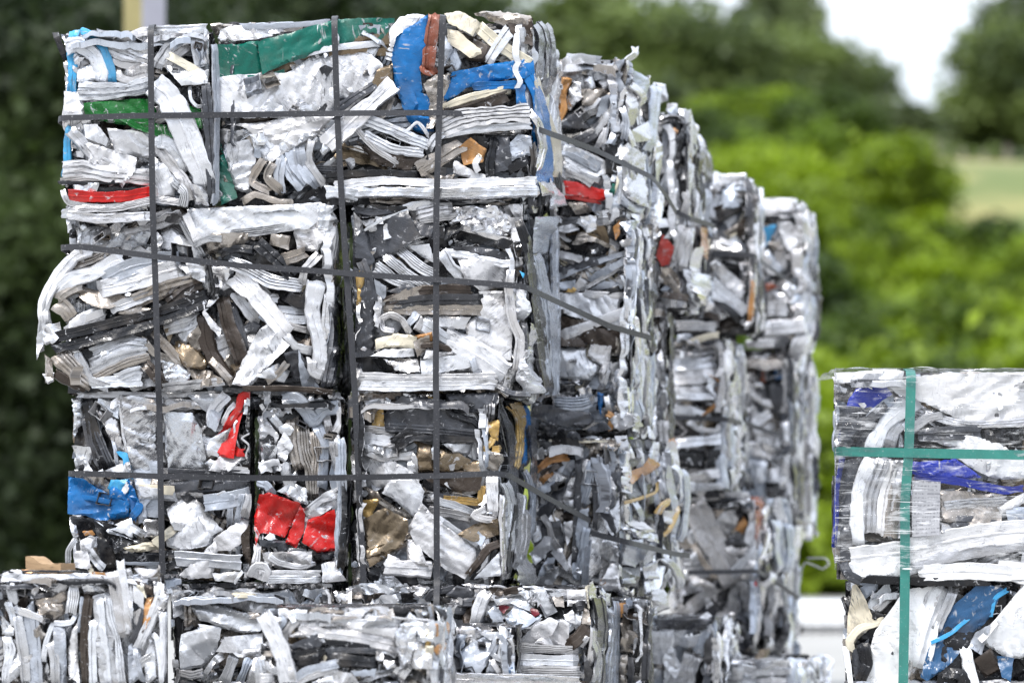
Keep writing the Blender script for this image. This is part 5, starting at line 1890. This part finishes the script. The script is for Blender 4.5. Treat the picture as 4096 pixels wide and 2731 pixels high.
# ------------------------------------------------------------------ stretch film and paper label on the wrapped bale
def film_material():
    m, nt, out = newmat('stretch_film')
    uv = uvscaled(nt, .35, 14); uv1 = uvscaled(nt, 1, 1)
    def layer(rot, sx, sy, sc_, lo, hi):
        v_ = uvscaled(nt, sx, sy); v_.node.inputs['Rotation'].default_value = (0, 0, rot)
        return ramp(nt, nz(nt, v_, sc_, 3, .6, .5), lo, hi)
    l1 = layer(.05, 1.4, 20, 5, .60, .70); l2 = layer(-.09, .9, 34, 6, .62, .70); l3 = mth(nt, 'MULTIPLY', layer(.12, 2.2, 8, 5, .50, .70), .6)
    cov = mth(nt, 'MAXIMUM', l1, mth(nt, 'MAXIMUM', l2, l3))  # third layer paints a broad white sheen into the film
    cov = mth(nt, 'MULTIPLY', cov, ramp(nt, nz(nt, uv1, 6, 3), .38, .60))
    tr = N(nt, 'ShaderNodeBsdfTransparent'); tr.inputs['Color'].default_value = (.97, .975, .985, 1)
    gl = N(nt, 'ShaderNodeBsdfPrincipled', Roughness=.18); gl.inputs['Base Color'].default_value = (.93, .94, .96, 1)
    b = N(nt, 'ShaderNodeBump', Strength=.45, Distance=.004)
    nt.links.new(nz(nt, uv, 9, 6, .75, .35), b.inputs['Height']); nt.links.new(b.outputs[0], gl.inputs['Normal'])
    gs = N(nt, 'ShaderNodeBsdfGlossy', Roughness=.08); nt.links.new(b.outputs[0], gs.inputs['Normal'])
    fr = N(nt, 'ShaderNodeFresnel', IOR=1.45); nt.links.new(b.outputs[0], fr.inputs['Normal'])
    m1 = nt.nodes.new('ShaderNodeMixShader'); nt.links.new(fr.outputs[0], m1.inputs[0]); nt.links.new(tr.outputs[0], m1.inputs[1]); nt.links.new(gs.outputs[0], m1.inputs[2])
    m2 = nt.nodes.new('ShaderNodeMixShader'); nt.links.new(mth(nt, 'MULTIPLY', cov, .85), m2.inputs[0]); nt.links.new(m1.outputs[0], m2.inputs[1]); nt.links.new(gl.outputs[0], m2.inputs[2])
    nt.links.new(m2.outputs[0], out.inputs[0]); return m
FILM = film_material()
def film():
    b = bR; V = []; uv = []
    # profile across the bale: rear left -> left flank -> front -> ; rows from top to bottom
    xs = np.concatenate([np.linspace(-.7, 0, 14)[:-1], np.linspace(0, (4260-3345)*b.u, 90)])
    rows = np.linspace(0, 1, 70); z1, z0 = b.z1+.008, b.z0+.03
    x0 = (3345-CX)*K*b.Y-.007
    for r in rows:
        for x in xs:
            z = z1+(z0-z1)*r
            w = .010*float(noise(x/.22, r*9, 5))+.004*float(noise(x/.06, r*60, 6))
            if x < 0: P = ((x0+w+.02*abs(math.sin(r*3.1)))*(1-1.5*x/b.Y)+.004, b.Y-.034-x, z)
            else:
                y = b.Y-.034+w
                P = (x0+x, y, z+(.006*float(noise(x/.07, 0, 9)) if r == 0 else 0))
            V.append(P); uv.append((x, r*.7))
    n = len(xs); F = []
    for i in range(len(rows)-1):
        for j in range(n-1): F.append([i*n+j, i*n+j+1, (i+1)*n+j+1, (i+1)*n+j])
    # top sheet
    base = len(V); m = 12
    for i in range(m):
        for j in range(n):
            x = max(0, xs[j]); V.append((x0+x, b.Y-.03+.72*i/(m-1) if i else V[j][1], z1+(.012*float(noise(x/.08, i/2, 8)) if i else 0))); uv.append((x, -.5*i/m))
    for i in range(m-1):
        for j in range(13, n-1): F.append([base+i*n+j, base+(i+1)*n+j, base+(i+1)*n+j+1, base+i*n+j+1])
    o = mesh_obj('stretch_film', V, F, ROOT['R'], (FILM,), None, uv, sharp=0); o['label'] = 'clear stretch film with bright streaks'
film()
def paper_label():
    m, nt, out = newmat('printed_paper')
    uv = uvscaled(nt, 1, 1)
    sep = nt.nodes.new('ShaderNodeSeparateXYZ'); nt.links.new(uv, sep.inputs[0])
    wv = mth(nt, 'SINE', mth(nt, 'MULTIPLY', sep.outputs[1], 520.0))
    ln = ramp(nt, wv, .0, .5)
    wd = ramp(nt, nz(nt, uvscaled(nt, 160, 40), 1, 2), .45, .55)
    c = mixc(nt, mth(nt, 'MULTIPLY', mth(nt, 'MULTIPLY', ln, wd), .8), (.48,.48,.50,1), (.2,.2,.22,1))
    bs = N(nt, 'ShaderNodeBsdfPrincipled', Roughness=.6); nt.links.new(c, bs.inputs['Base Color']); nt.links.new(bs.outputs[0], out.inputs[0])
    P = np.array([(525,615),(660,620),(655,870),(525,880)])*FRAMES['Z7'][2]+np.array(FRAMES['Z7'][:2])
    V = []; uv_ = []; n = 10
    for i in range(n):
        for j in range(n):
            s_, t_ = j/(n-1), i/(n-1)
            q = (P[0]*(1-s_)+P[1]*s_)*(1-t_)+(P[3]*(1-s_)+P[2]*s_)*t_
            V.append(on('R', q[0], q[1], 22+4*float(noise(s_*3, t_*3, 2)))); uv_.append((s_*.09, t_*.17))
    F = [[i*n+j, i*n+j+1, (i+1)*n+j+1, (i+1)*n+j] for i in range(n-1) for j in range(n-1)]
    o = mesh_obj('paper_label', V, F, ROOT['R'], (m,), None, uv_)
paper_label()

# ------------------------------------------------------------------ small loose things
def wood_block():
    m, nt, out = newmat('sawn_wood')
    t = nt.nodes.new('ShaderNodeTexCoord'); mp = nt.nodes.new('ShaderNodeMapping'); mp.inputs['Scale'].default_value = (6, 60, 60)
    nt.links.new(t.outputs['Object'], mp.inputs[0])
    c = mixc(nt, nz(nt, mp.outputs[0], 2, 5), (.26,.16,.085,1), (.52,.36,.21,1))
    c = mixc(nt, ramp(nt, nz(nt, mp.outputs[0], 6, 3), .6, .7), c, (.1,.06,.04,1))
    bs = N(nt, 'ShaderNodeBsdfPrincipled', Roughness=.8); nt.links.new(c, bs.inputs['Base Color'])
    b = N(nt, 'ShaderNodeBump', Strength=.6, Distance=.004); nt.links.new(nz(nt, mp.outputs[0], 3, 5), b.inputs['Height']); nt.links.new(b.outputs[0], bs.inputs['Normal'])
    nt.links.new(bs.outputs[0], out.inputs[0])
    n, V = 14, []
    prof = [(-1, 0), (-1, 1), (-.3, 1.03), (.4, .98), (1, 1), (1, 0), (.3, -.02)]
    for i in range(n):
        t_ = i/(n-1); x = -.06+.125*t_+(.004*float(noise(t_*9, 0, 1)))
        top = .052*(1-.42*sstep(.05, .5, t_))+.003*float(noise(t_*8, 2, 3))
        for a, z in prof: V.append((x*1.15+.006*float(noise(a*2, z*2, i if i in (0, n-1) else 5)), a*.042, .002+z*top))
    k = len(prof); F = [[i*k+j, i*k+(j+1) % k, (i+1)*k+(j+1) % k, (i+1)*k+j] for i in range(n-1) for j in range(k)]
    F += [list(range(k))[::-1], [(n-1)*k+j for j in range(k)]]
    o = mesh_obj('wood_block', V, F, None, (m,)); p = at(190, 2292, 11.38); o.location = (p[0], 11.42, BALE['J'].z1+.004); o.rotation_euler = (0, .03, -.5); o.scale = (.85, .9, .95)
    o['label'] = 'small broken wood block lying on top of the front bale with upright profiles'; o['category'] = 'wood block'
wood_block()
def tube(name, P, r, mat, parent=None, n=8):
    P, _ = catmull(np.array(P, float), 60); T = np.gradient(P, axis=0); T /= np.linalg.norm(T, axis=1)[:, None]
    up = np.array([.1, 1, .05]); A = np.cross(T, up); A /= np.linalg.norm(A, axis=1)[:, None]; B = np.cross(T, A); V = []
    for i in range(len(P)):
        for j in range(n):
            a = 2*math.pi*j/n; V.append(P[i]+r*(A[i]*math.cos(a)+B[i]*math.sin(a)))
    F = [[i*n+j, i*n+(j+1) % n, (i+1)*n+(j+1) % n, (i+1)*n+j] for i in range(len(P)-1) for j in range(n)]
    return mesh_obj(name, V, F, parent, (mat,))
WIRE = simple('dull_wire', (.35, .36, .36), .5, .6)
tube('wire', [at(3195, 2300, 15.9), at(3220, 2250, 15.9), at(3260, 2262, 15.88), at(3290, 2275, 15.85), at(3316, 2255, 15.85), at(3300, 2232, 15.87), at(3230, 2232, 15.9)], .004, WIRE, ROOT['P3'])
# white containers far behind
def container(name, px0, px1, py0, z0, Y, dep, label):
    x0, x1 = (px0-CX)*K*Y, (px1-CX)*K*Y; z1 = ZC+(YH-py0)*K*Y
    V = []; F = []
    n = 60; r = .02
    front = []
    for i in range(n):                       # corrugated front
        t = i/(n-1); front.append((x0+(x1-x0)*t, Y+(.012 if (i//2) % 2 else 0)))
    ring = front+[(x1, Y+dep), (x0, Y+dep)]
    k = len(ring)
    for z in (z0, z0+.06, z1-.06, z1):
        for x, y in ring: V.append((x, y, z))
    for a in range(3):
        for j in range(k): F.append([a*k+j, a*k+(j+1) % k, (a+1)*k+(j+1) % k, (a+1)*k+j])
    F.append([3*k+j for j in range(k)])
    o = mesh_obj(name, V, F, None, (simple('white_container_paint', (.80, .81, .82), .5, var=.05),), sharp=30)
    o['label'] = label; o['category'] = 'container'; o['group'] = 'white containers behind the yard'
    return z1
Yc = 27
zt = ZC+(YH-2600)*K*Yc
container('container', 3205, 4300, 2600, 0, Yc, 2.4, 'lower white container on the ground beyond the bales')
container('container', 3205, 4300, 2418, zt+.05, Yc, 2.4, 'upper white container stacked beyond the bales')
# yellow and white post behind the stack
def post():
    Y = 26.; cx = (578-CX)*K*Y
    root = bpy.data.objects.new('striped_post', None); COL.objects.link(root); root.location = (cx, Y, 0)
    root['label'] = 'tall post with a yellow side and a pale lavender side behind the stack'; root['category'] = 'post'
    w = .10; c, s = math.cos(.75), math.sin(.75)
    cor = [(-w, -w), (w, -w), (w, w), (-w, w)]; cor = [(cx+x*c-y*s, Y+x*s+y*c) for x, y in cor]
    def plate(i, j, name, mat, lab):
        a, b_ = np.array(cor[i]), np.array(cor[j]); V = []
        nr = np.array([(b_-a)[1], -(b_-a)[0]]); nr /= np.linalg.norm(nr)
        for z in np.linspace(0, 6.2, 24):
            for p in (a, a*.5+b_*.5+nr*.006, b_, b_-nr*.012, a-nr*.012): V.append((p[0], p[1], z))
        F = [[q*5+r_, q*5+(r_+1) % 5, (q+1)*5+(r_+1) % 5, (q+1)*5+r_] for q in range(23) for r_ in range(5)]
        F += [[0, 1, 2, 3, 4][::-1], [115+r_ for r_ in range(5)]]
        o = mesh_obj(name, V, F, root, (mat,)); o['label'] = lab
    yel = simple('yellow_paint', (.30, .26, .11), .6, var=.2); lav = simple('lavender_paint', (.38, .375, .43), .5, var=.1)
    plate(3, 0, 'post_side', yel, 'yellow side'); plate(0, 1, 'post_side', lav, 'pale lavender side'); plate(1, 2, 'post_side', lav, 'pale lavender side'); plate(2, 3, 'post_side', yel, 'yellow side')
post()
# ------------------------------------------------------------------ ground, hill, trees
def terrain_z(x, y):
    x = np.asarray(x, float); y = np.asarray(y, float)
    h = 11.3*sstep(62, 108, y)+2.6*sstep(110, 190, y)+18*sstep(180, 420, y)
    return h+.25*noise(x/9, y/9, 3)*sstep(50, 70, y)+.7*noise(x/7+2, y/30, 8)*sstep(95, 110, y)
def sheet_grid(name, x0, x1, y0, y1, nx, ny, fn, mat, kind='structure'):
    xx, yy = np.meshgrid(np.linspace(x0, x1, nx), np.linspace(y0, y1, ny)); xx, yy = xx.ravel(), yy.ravel()
    V = np.stack([xx, yy, fn(xx, yy)], 1); idx = np.arange(nx*ny).reshape(ny, nx)
    F = np.stack([idx[:-1, :-1], idx[:-1, 1:], idx[1:, 1:], idx[1:, :-1]], -1).reshape(-1, 4)
    o = mesh_obj(name, V, F, None, (mat,)); o['kind'] = kind; return o
conc = simple('yard_concrete', (.30, .295, .28), .85, var=.35, vscale=.8, bump=.4, bscale=14)
gm, nt, out = newmat('meadow_grass')
t = nt.nodes.new('ShaderNodeTexCoord')
f1 = nz(nt, t.outputs['Object'], .22, 5); f2 = nz(nt, t.outputs['Object'], 1.2, 5)
c = mixc(nt, ramp(nt, f1, .4, .62), (.09,.13,.03,1), (.29,.26,.10,1)); c = mixc(nt, mth(nt, 'MULTIPLY', f2, .5), c, (.16,.17,.045,1))
bs = N(nt, 'ShaderNodeBsdfPrincipled', Roughness=.9); nt.links.new(c, bs.inputs['Base Color']); nt.links.new(bs.outputs[0], out.inputs[0])
sheet_grid('ground', -60, 60, -15, 52, 40, 40, lambda x, y: 0*x, conc)
sheet_grid('hill', -420, 420, 52, 900, 120, 160, lambda x, y: terrain_z(x, y)-.02*(y < 53), gm)

def leaf_material(name, c1, c2):
    m, nt, out = newmat(name)
    at_ = nt.nodes.new('ShaderNodeAttribute'); at_.attribute_name = 'Tone'
    c = mixc(nt, at_.outputs['Fac'], c1+(1,), c2+(1,))
    d = N(nt, 'ShaderNodeBsdfPrincipled', Roughness=.6); nt.links.new(c, d.inputs['Base Color'])
    tl = N(nt, 'ShaderNodeBsdfTranslucent'); nt.links.new(c, tl.inputs['Color'])
    mx = nt.nodes.new('ShaderNodeMixShader'); mx.inputs[0].default_value = .35
    nt.links.new(d.outputs[0], mx.inputs[1]); nt.links.new(tl.outputs[0], mx.inputs[2]); nt.links.new(mx.outputs[0], out.inputs[0]); return m
BARK = simple('bark', (.10, .08, .06), .9)
def crown_mesh(name, R, H, leaf, nleaf, mat, seed, lobes=16, low=0.0):
    r = np.random.RandomState(seed)
    L = []
    for i in range(lobes):
        z = r.uniform(low, 1); rad = R*(.35+.65*math.sqrt(max(0, 1-(2*z-.75)**2*.55)))*r.uniform(.25, .8); a = r.uniform(0, 6.28)
        L.append((rad*math.cos(a), rad*math.sin(a), z*H*.9+H*.05, R*r.uniform(.28, .5), r.uniform(0, 1)))
    per = nleaf//lobes; P = []; tone = []
    for x, y, z, q, tn in L:
        d = r.normal(size=(per, 3)); d /= np.linalg.norm(d, axis=1)[:, None]
        q = q*r.uniform(.7, 1.15)
        rr = q*(1-.6*r.rand(per)**1.5)*(1+.22*r.normal(size=per))
        p = d*rr[:, None]*np.array([1, 1, .85])+np.array([x, y, z])
        P.append(p); tone.append(np.clip(.85*tn**1.3+.25*r.rand(per)-.05, 0, 1))  # lobe tone paints lit clumps and shaded gaps into the leaf colour
    P = np.vstack(P); tone = np.concatenate(tone); n = len(P)
    # leaf clusters: bent diamond quads
    a = r.normal(size=(n, 3)); a /= np.linalg.norm(a, axis=1)[:, None]
    b_ = r.normal(size=(n, 3)); b_ -= a*np.sum(a*b_, 1)[:, None]; b_ /= np.linalg.norm(b_, axis=1)[:, None]
    s = leaf*r.uniform(.6, 1.4, size=(n, 1))
    c_ = np.cross(a, b_)*s*.25
    V = np.stack([P-a*s, P+b_*s*.55+c_, P+a*s, P-b_*s*.55+c_], 1).reshape(-1, 3)
    F = np.arange(4*n).reshape(n, 4)
    me = bpy.data.meshes.new(name); me.vertices.add(4*n); me.vertices.foreach_set('co', V.astype(np.float32).ravel())
    me.loops.add(4*n); me.loops.foreach_set('vertex_index', F.ravel().astype(np.int32))
    me.polygons.add(n); me.polygons.foreach_set('loop_start', (np.arange(n)*4).astype(np.int32))
    me.update(calc_edges=True); me.validate()
    at_ = me.attributes.new('Tone', 'FLOAT', 'POINT'); at_.data.foreach_set('value', np.repeat(tone, 4).astype(np.float32))
    me.materials.append(mat); return me
def trunk_mesh(R, H, seed):
    r = random.Random(seed); V = []; F = []
    def limb(p, q, r0, r1):
        p, q = np.array(p), np.array(q); d = (q-p)/np.linalg.norm(q-p); a = np.cross(d, [.3, .9, .1]); a /= np.linalg.norm(a); b_ = np.cross(d, a); o = len(V)
        for i in range(5):
            t_ = i/4; c_ = p+(q-p)*t_+a*.06*math.sin(t_*3+r.random()); rr = r0+(r1-r0)*t_
            for j in range(7): V.append(c_+rr*(a*math.cos(j*.898)+b_*math.sin(j*.898)))
        for i in range(4):
            for j in range(7): F.append([o+i*7+j, o+i*7+(j+1) % 7, o+(i+1)*7+(j+1) % 7, o+(i+1)*7+j])
    limb((0, 0, -.3), (0, 0, H*.6), R*.07, R*.035)
    for i in range(5):
        a = r.uniform(0, 6.28); z = H*r.uniform(.25, .55); limb((0, 0, z), (R*.6*math.cos(a), R*.6*math.sin(a), z+H*.25), R*.03, R*.012)
    return V, F
TREES = {}
def tree(kind, X, Y, scale, rot, label, cat, group, zoff=0, name='tree', sx=1):
    if kind not in TREES:
        k = KINDS[kind]; cm = crown_mesh('crown', *k['args']); V, F = trunk_mesh(k['args'][0], k['args'][1], k['args'][5])
        TREES[kind] = [cm, None, (V, F)]
    root = bpy.data.objects.new(name, None); COL.objects.link(root)
    root.location = (X, Y, float(terrain_z(X, Y))+zoff); root.rotation_euler = (0, 0, rot); root.scale = (scale*sx, scale*sx, scale)
    root['label'] = label; root['category'] = cat; root['group'] = group
    c_ = bpy.data.objects.new('crown', TREES[kind][0]); COL.objects.link(c_); c_.parent = root
    if TREES[kind][1] is None:
        t_ = mesh_obj('trunk', TREES[kind][2][0], TREES[kind][2][1], None, (BARK,)); t_.parent = root; TREES[kind][1] = t_.data
    else:
        t_ = bpy.data.objects.new('trunk', TREES[kind][1]); COL.objects.link(t_); t_.parent = root
DARK = leaf_material('shaded_leaves', (.012, .024, .007), (.075, .115, .028))  # leaf colour darkened to stand in for shade inside the dense tree line
MID = leaf_material('mid_leaves', (.035, .06, .018), (.30, .39, .10))
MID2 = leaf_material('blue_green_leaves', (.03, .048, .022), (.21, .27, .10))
LIME = leaf_material('lime_leaves', (.03, .07, .004), (.52, .70, .03))
OLIVE = leaf_material('olive_leaves', (.02, .045, .005), (.26, .40, .035))
KINDS = {
 'dark':{'args':(2.6, 7.5, .10, 26000, DARK, 3, 26)}, 'dark2':{'args':(2.4, 7.0, .10, 26000, DARK, 8, 26)},
 'mid':{'args':(4.2, 8.5, .24, 17000, MID, 12, 24)}, 'mid2':{'args':(4.0, 8.0, .24, 17000, MID2, 21, 22)},
 'scrub':{'args':(2.4, 2.4, .2, 7000, MID, 31, 14)},
 'olive':{'args':(2.3, 3.6, .15, 14000, OLIVE, 44, 18)},
 'lime':{'args':(2.4, 3.4, .15, 15000, LIME, 5, 20)}, 'lime2':{'args':(2.6, 3.2, .16, 15000, LIME, 15, 18)},
}
TR = random.Random(4)
def pxX(px, Y): return (px-CX)*K*Y
# dark wall of trees on the left
i = 0
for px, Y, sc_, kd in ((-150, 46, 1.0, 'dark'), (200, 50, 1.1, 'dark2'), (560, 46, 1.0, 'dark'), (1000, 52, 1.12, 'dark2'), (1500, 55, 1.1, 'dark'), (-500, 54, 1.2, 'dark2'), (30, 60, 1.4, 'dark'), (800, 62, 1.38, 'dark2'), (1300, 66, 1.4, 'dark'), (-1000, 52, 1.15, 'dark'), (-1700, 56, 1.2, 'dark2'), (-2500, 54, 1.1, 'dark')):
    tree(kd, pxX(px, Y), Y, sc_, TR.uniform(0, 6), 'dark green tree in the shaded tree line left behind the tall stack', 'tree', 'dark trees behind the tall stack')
# mid green trees on the hill
for px, Y, top, kd, sx in ((600, 125, -350, 'mid', 1.1), (1150, 130, -250, 'mid2', 1.1), (1700, 135, -120, 'mid', 1.0), (2330, 138, -60, 'mid', 1.15), (2050, 150, 60, 'mid2', .9),
        (2680, 130, 30, 'mid', 1.1), (2900, 145, 60, 'mid2', 1.1), (3120, 150, -260, 'mid2', .62), (3150, 128, 110, 'mid', 1.0), (3420, 126, 330, 'mid2', .95), (3320, 140, 180, 'mid', .9), (3540, 140, 520, 'mid2', .7), (2500, 120, 300, 'mid2', 1.0), (2850, 118, 380, 'mid', 1.0), (3150, 118, 420, 'mid2', .95)):
    X = pxX(px, Y); zt_ = ZC+(YH-top)*K*Y; zb = float(terrain_z(X, Y)); s_ = (zt_-zb)/(KINDS[kd]['args'][1]*1.12)
    lab = 'mid green leafy tree on the hill behind the receding bales'
    tree(kd, X, Y, max(.3, s_), TR.uniform(0, 6), lab, 'tree', 'green trees on the hill', sx=sx*max(.8, 1/max(.3, s_))*.9)
for px, Y, top, kd, sx in ((4090, 128, 90, 'mid', .8), (4260, 130, -170, 'mid2', .95), (3870, 135, 400, 'mid2', .6), (3700, 140, 560, 'mid2', .6), (4700, 130, -100, 'mid', 1.1), (5200, 128, -200, 'mid2', 1.1), (5800, 132, -150, 'mid', 1.2)):
    X = pxX(px, Y); zt_ = ZC+(YH-top)*K*Y; zb = float(terrain_z(X, Y)); s_ = (zt_-zb)/(KINDS[kd]['args'][1]*1.12)
    tree(kd, X, Y, max(.3, s_), TR.uniform(0, 6), 'olive green tree beyond the meadow on the far right', 'tree', 'olive trees right of the sky gap', sx=sx*max(.8, 1/max(.3, s_))*.9)
for px, Y, top, sx in ((2900, 118, 600, 1.3), (3080, 116, 640, 1.4), (3260, 118, 600, 1.3), (3400, 116, 650, 1.0), (3590, 118, 640, 1.2), (3760, 120, 610, 1.3), (3900, 118, 650, 1.2), (4060, 120, 600, 1.4)):
    X = pxX(px, Y); zt_ = ZC+(YH-top)*K*Y; zb = float(terrain_z(X, Y)); s_ = max(.35, (zt_-zb)/2.7)
    tree('scrub', X, Y, s_, TR.uniform(0, 6), 'low scrub bush at the foot of the hill trees beyond the meadow', 'bush', 'low scrub along the meadow edge', name='bush', sx=sx*max(.6, .8/s_))
for Y, hi in ((103, 3300), (98, 3330), (94, 3380), (89, 3600), (84, 4250), (79, 4250), (74, 4250), (69, 4250), (64, 4250), (59, 4250), (54, 4250), (50, 4250)):
    px = 2860+TR.uniform(0, 90)
    while px < hi:
        Y_ = Y+TR.uniform(-3, 3); X = pxX(px, Y_); kd = TR.choice(('lime', 'lime2', 'lime', 'lime2', 'olive')); hgt = (TR.uniform(1.3, 3.3) if Y < 76 else TR.uniform(2.1, 3.5) if px < 3380 else TR.uniform(1.4, 2.3))*(1 if Y < 90 else .62)
        tree(kd, X, Y_, hgt/3.7, TR.uniform(0, 6), 'bright lime green bush on the bank right of the bales', 'bush', 'lime green bushes on the bank', name='bush', sx=TR.uniform(.85, 1.25)*(1 if hgt > 2 else 1.3))
        px += TR.uniform(105, 190)*(1.15 if Y < 66 else 1)
# weathered fence posts along the meadow
for i, (px, h) in enumerate(((3512, .9), (3633, 1.0), (3744, 1.15), (3851, .95), (3936, .9), (4030, 1.1))):
    Y = 112.; X = pxX(px, Y); zb = float(terrain_z(X, Y))
    V = []; F = []; k = 8
    for z, r_ in ((-.2, .09), (h*.9, .085), (h*1.02, .06), (h*1.05, .02)):
        for j in range(k): V.append((r_*math.cos(j*.785), r_*math.sin(j*.785), z*1.0))
    for a in range(3):
        for j in range(k): F.append([a*k+j, a*k+(j+1) % k, (a+1)*k+(j+1) % k, (a+1)*k+j])
    if i == 0: PM = mesh_obj('fence_post', V, F, None, (simple('weathered_wood', (.20, .17, .15), .9),)); o = PM
    else: o = PM.copy(); COL.objects.link(o)
    o.location = (X, Y, zb); o.scale = (1, 1, 1.15*h); o['label'] = 'pale weathered fence post at the far edge of the meadow'; o['category'] = 'fence post'; o['group'] = 'fence posts along the meadow'

# ------------------------------------------------------------------ light, world, camera
SUN_EL, SUN_AZ = math.radians(60), math.radians(210)     # azimuth from +Y clockwise: behind the camera, to its left
w = bpy.data.worlds.new('World'); sc.world = w; w.use_nodes = True; nt = w.node_tree; nt.nodes.clear()
sky = nt.nodes.new('ShaderNodeTexSky'); sky.sky_type = 'NISHITA'; sky.sun_disc = False; sky.sun_elevation = SUN_EL; sky.sun_rotation = SUN_AZ
sky.air_density = 1.0; sky.dust_density = 3.0
hs_ = nt.nodes.new('ShaderNodeHueSaturation'); hs_.inputs['Saturation'].default_value = .75
# thin cloud layer over the sky
t = nt.nodes.new('ShaderNodeTexCoord'); mp = nt.nodes.new('ShaderNodeMapping'); mp.inputs['Scale'].default_value = (1, 1, 2.2); nt.links.new(t.outputs['Generated'], mp.inputs[0])
cl = ramp(nt, nz(nt, mp.outputs[0], 2.2, 6, .6, .5), .25, .7)
nt.links.new(sky.outputs[0], hs_.inputs['Color'])
cc = mixc(nt, mth(nt, 'ADD', mth(nt, 'MULTIPLY', cl, .5), .35), hs_.outputs[0], (9.2, 9.8, 10.8, 1))
sp = nt.nodes.new('ShaderNodeSeparateXYZ'); nt.links.new(t.outputs['Generated'], sp.inputs[0])
grad = mth(nt, 'ADD', mth(nt, 'MULTIPLY', mth(nt, 'MAXIMUM', sp.outputs[2], 0.0), 1.3), .72)
grad = mth(nt, 'ADD', grad, mth(nt, 'MULTIPLY', sp.outputs[1], .32))
vm = nt.nodes.new('ShaderNodeVectorMath'); vm.operation = 'SCALE'; nt.links.new(cc, vm.inputs[0]); nt.links.new(grad, vm.inputs['Scale']); cc = vm.outputs[0]
bg = nt.nodes.new('ShaderNodeBackground'); bg.inputs['Strength'].default_value = .115
wo = nt.nodes.new('ShaderNodeOutputWorld'); nt.links.new(cc, bg.inputs[0]); nt.links.new(bg.outputs[0], wo.inputs[0])
sl = bpy.data.lights.new('sun', 'SUN'); sl.energy = 2.0; sl.angle = math.radians(16); sl.color = (1, .965, .91)
so = bpy.data.objects.new('sun', sl); COL.objects.link(so)
d = Vector((math.sin(SUN_AZ)*math.cos(SUN_EL), math.cos(SUN_AZ)*math.cos(SUN_EL), math.sin(SUN_EL)))
so.rotation_euler = d.to_track_quat('Z', 'Y').to_euler(); so.location = d*30
cam = bpy.data.cameras.new('camera'); co = bpy.data.objects.new('camera', cam); COL.objects.link(co); sc.camera = co
cam.sensor_width = 36; cam.lens = 135; cam.shift_y = (YH-1365.5)/4096
co.location = (0, 0, ZC); co.rotation_euler = (math.radians(90), 0, 0)
cam.clip_end = 3000; cam.clip_start = .5
cam.dof.use_dof = True; cam.dof.focus_distance = 12.15; cam.dof.aperture_fstop = 2.2; cam.dof.aperture_blades = 9
vs = sc.view_settings; vs.view_transform = 'Standard'; vs.look = 'None'; vs.gamma = 1; vs.exposure = .54; vs.use_curve_mapping = False
sc.cycles.max_bounces = 6; sc.cycles.transparent_max_bounces = 12; sc.cycles.caustics_reflective = False; sc.cycles.caustics_refractive = False
sc.cycles.use_denoising = True
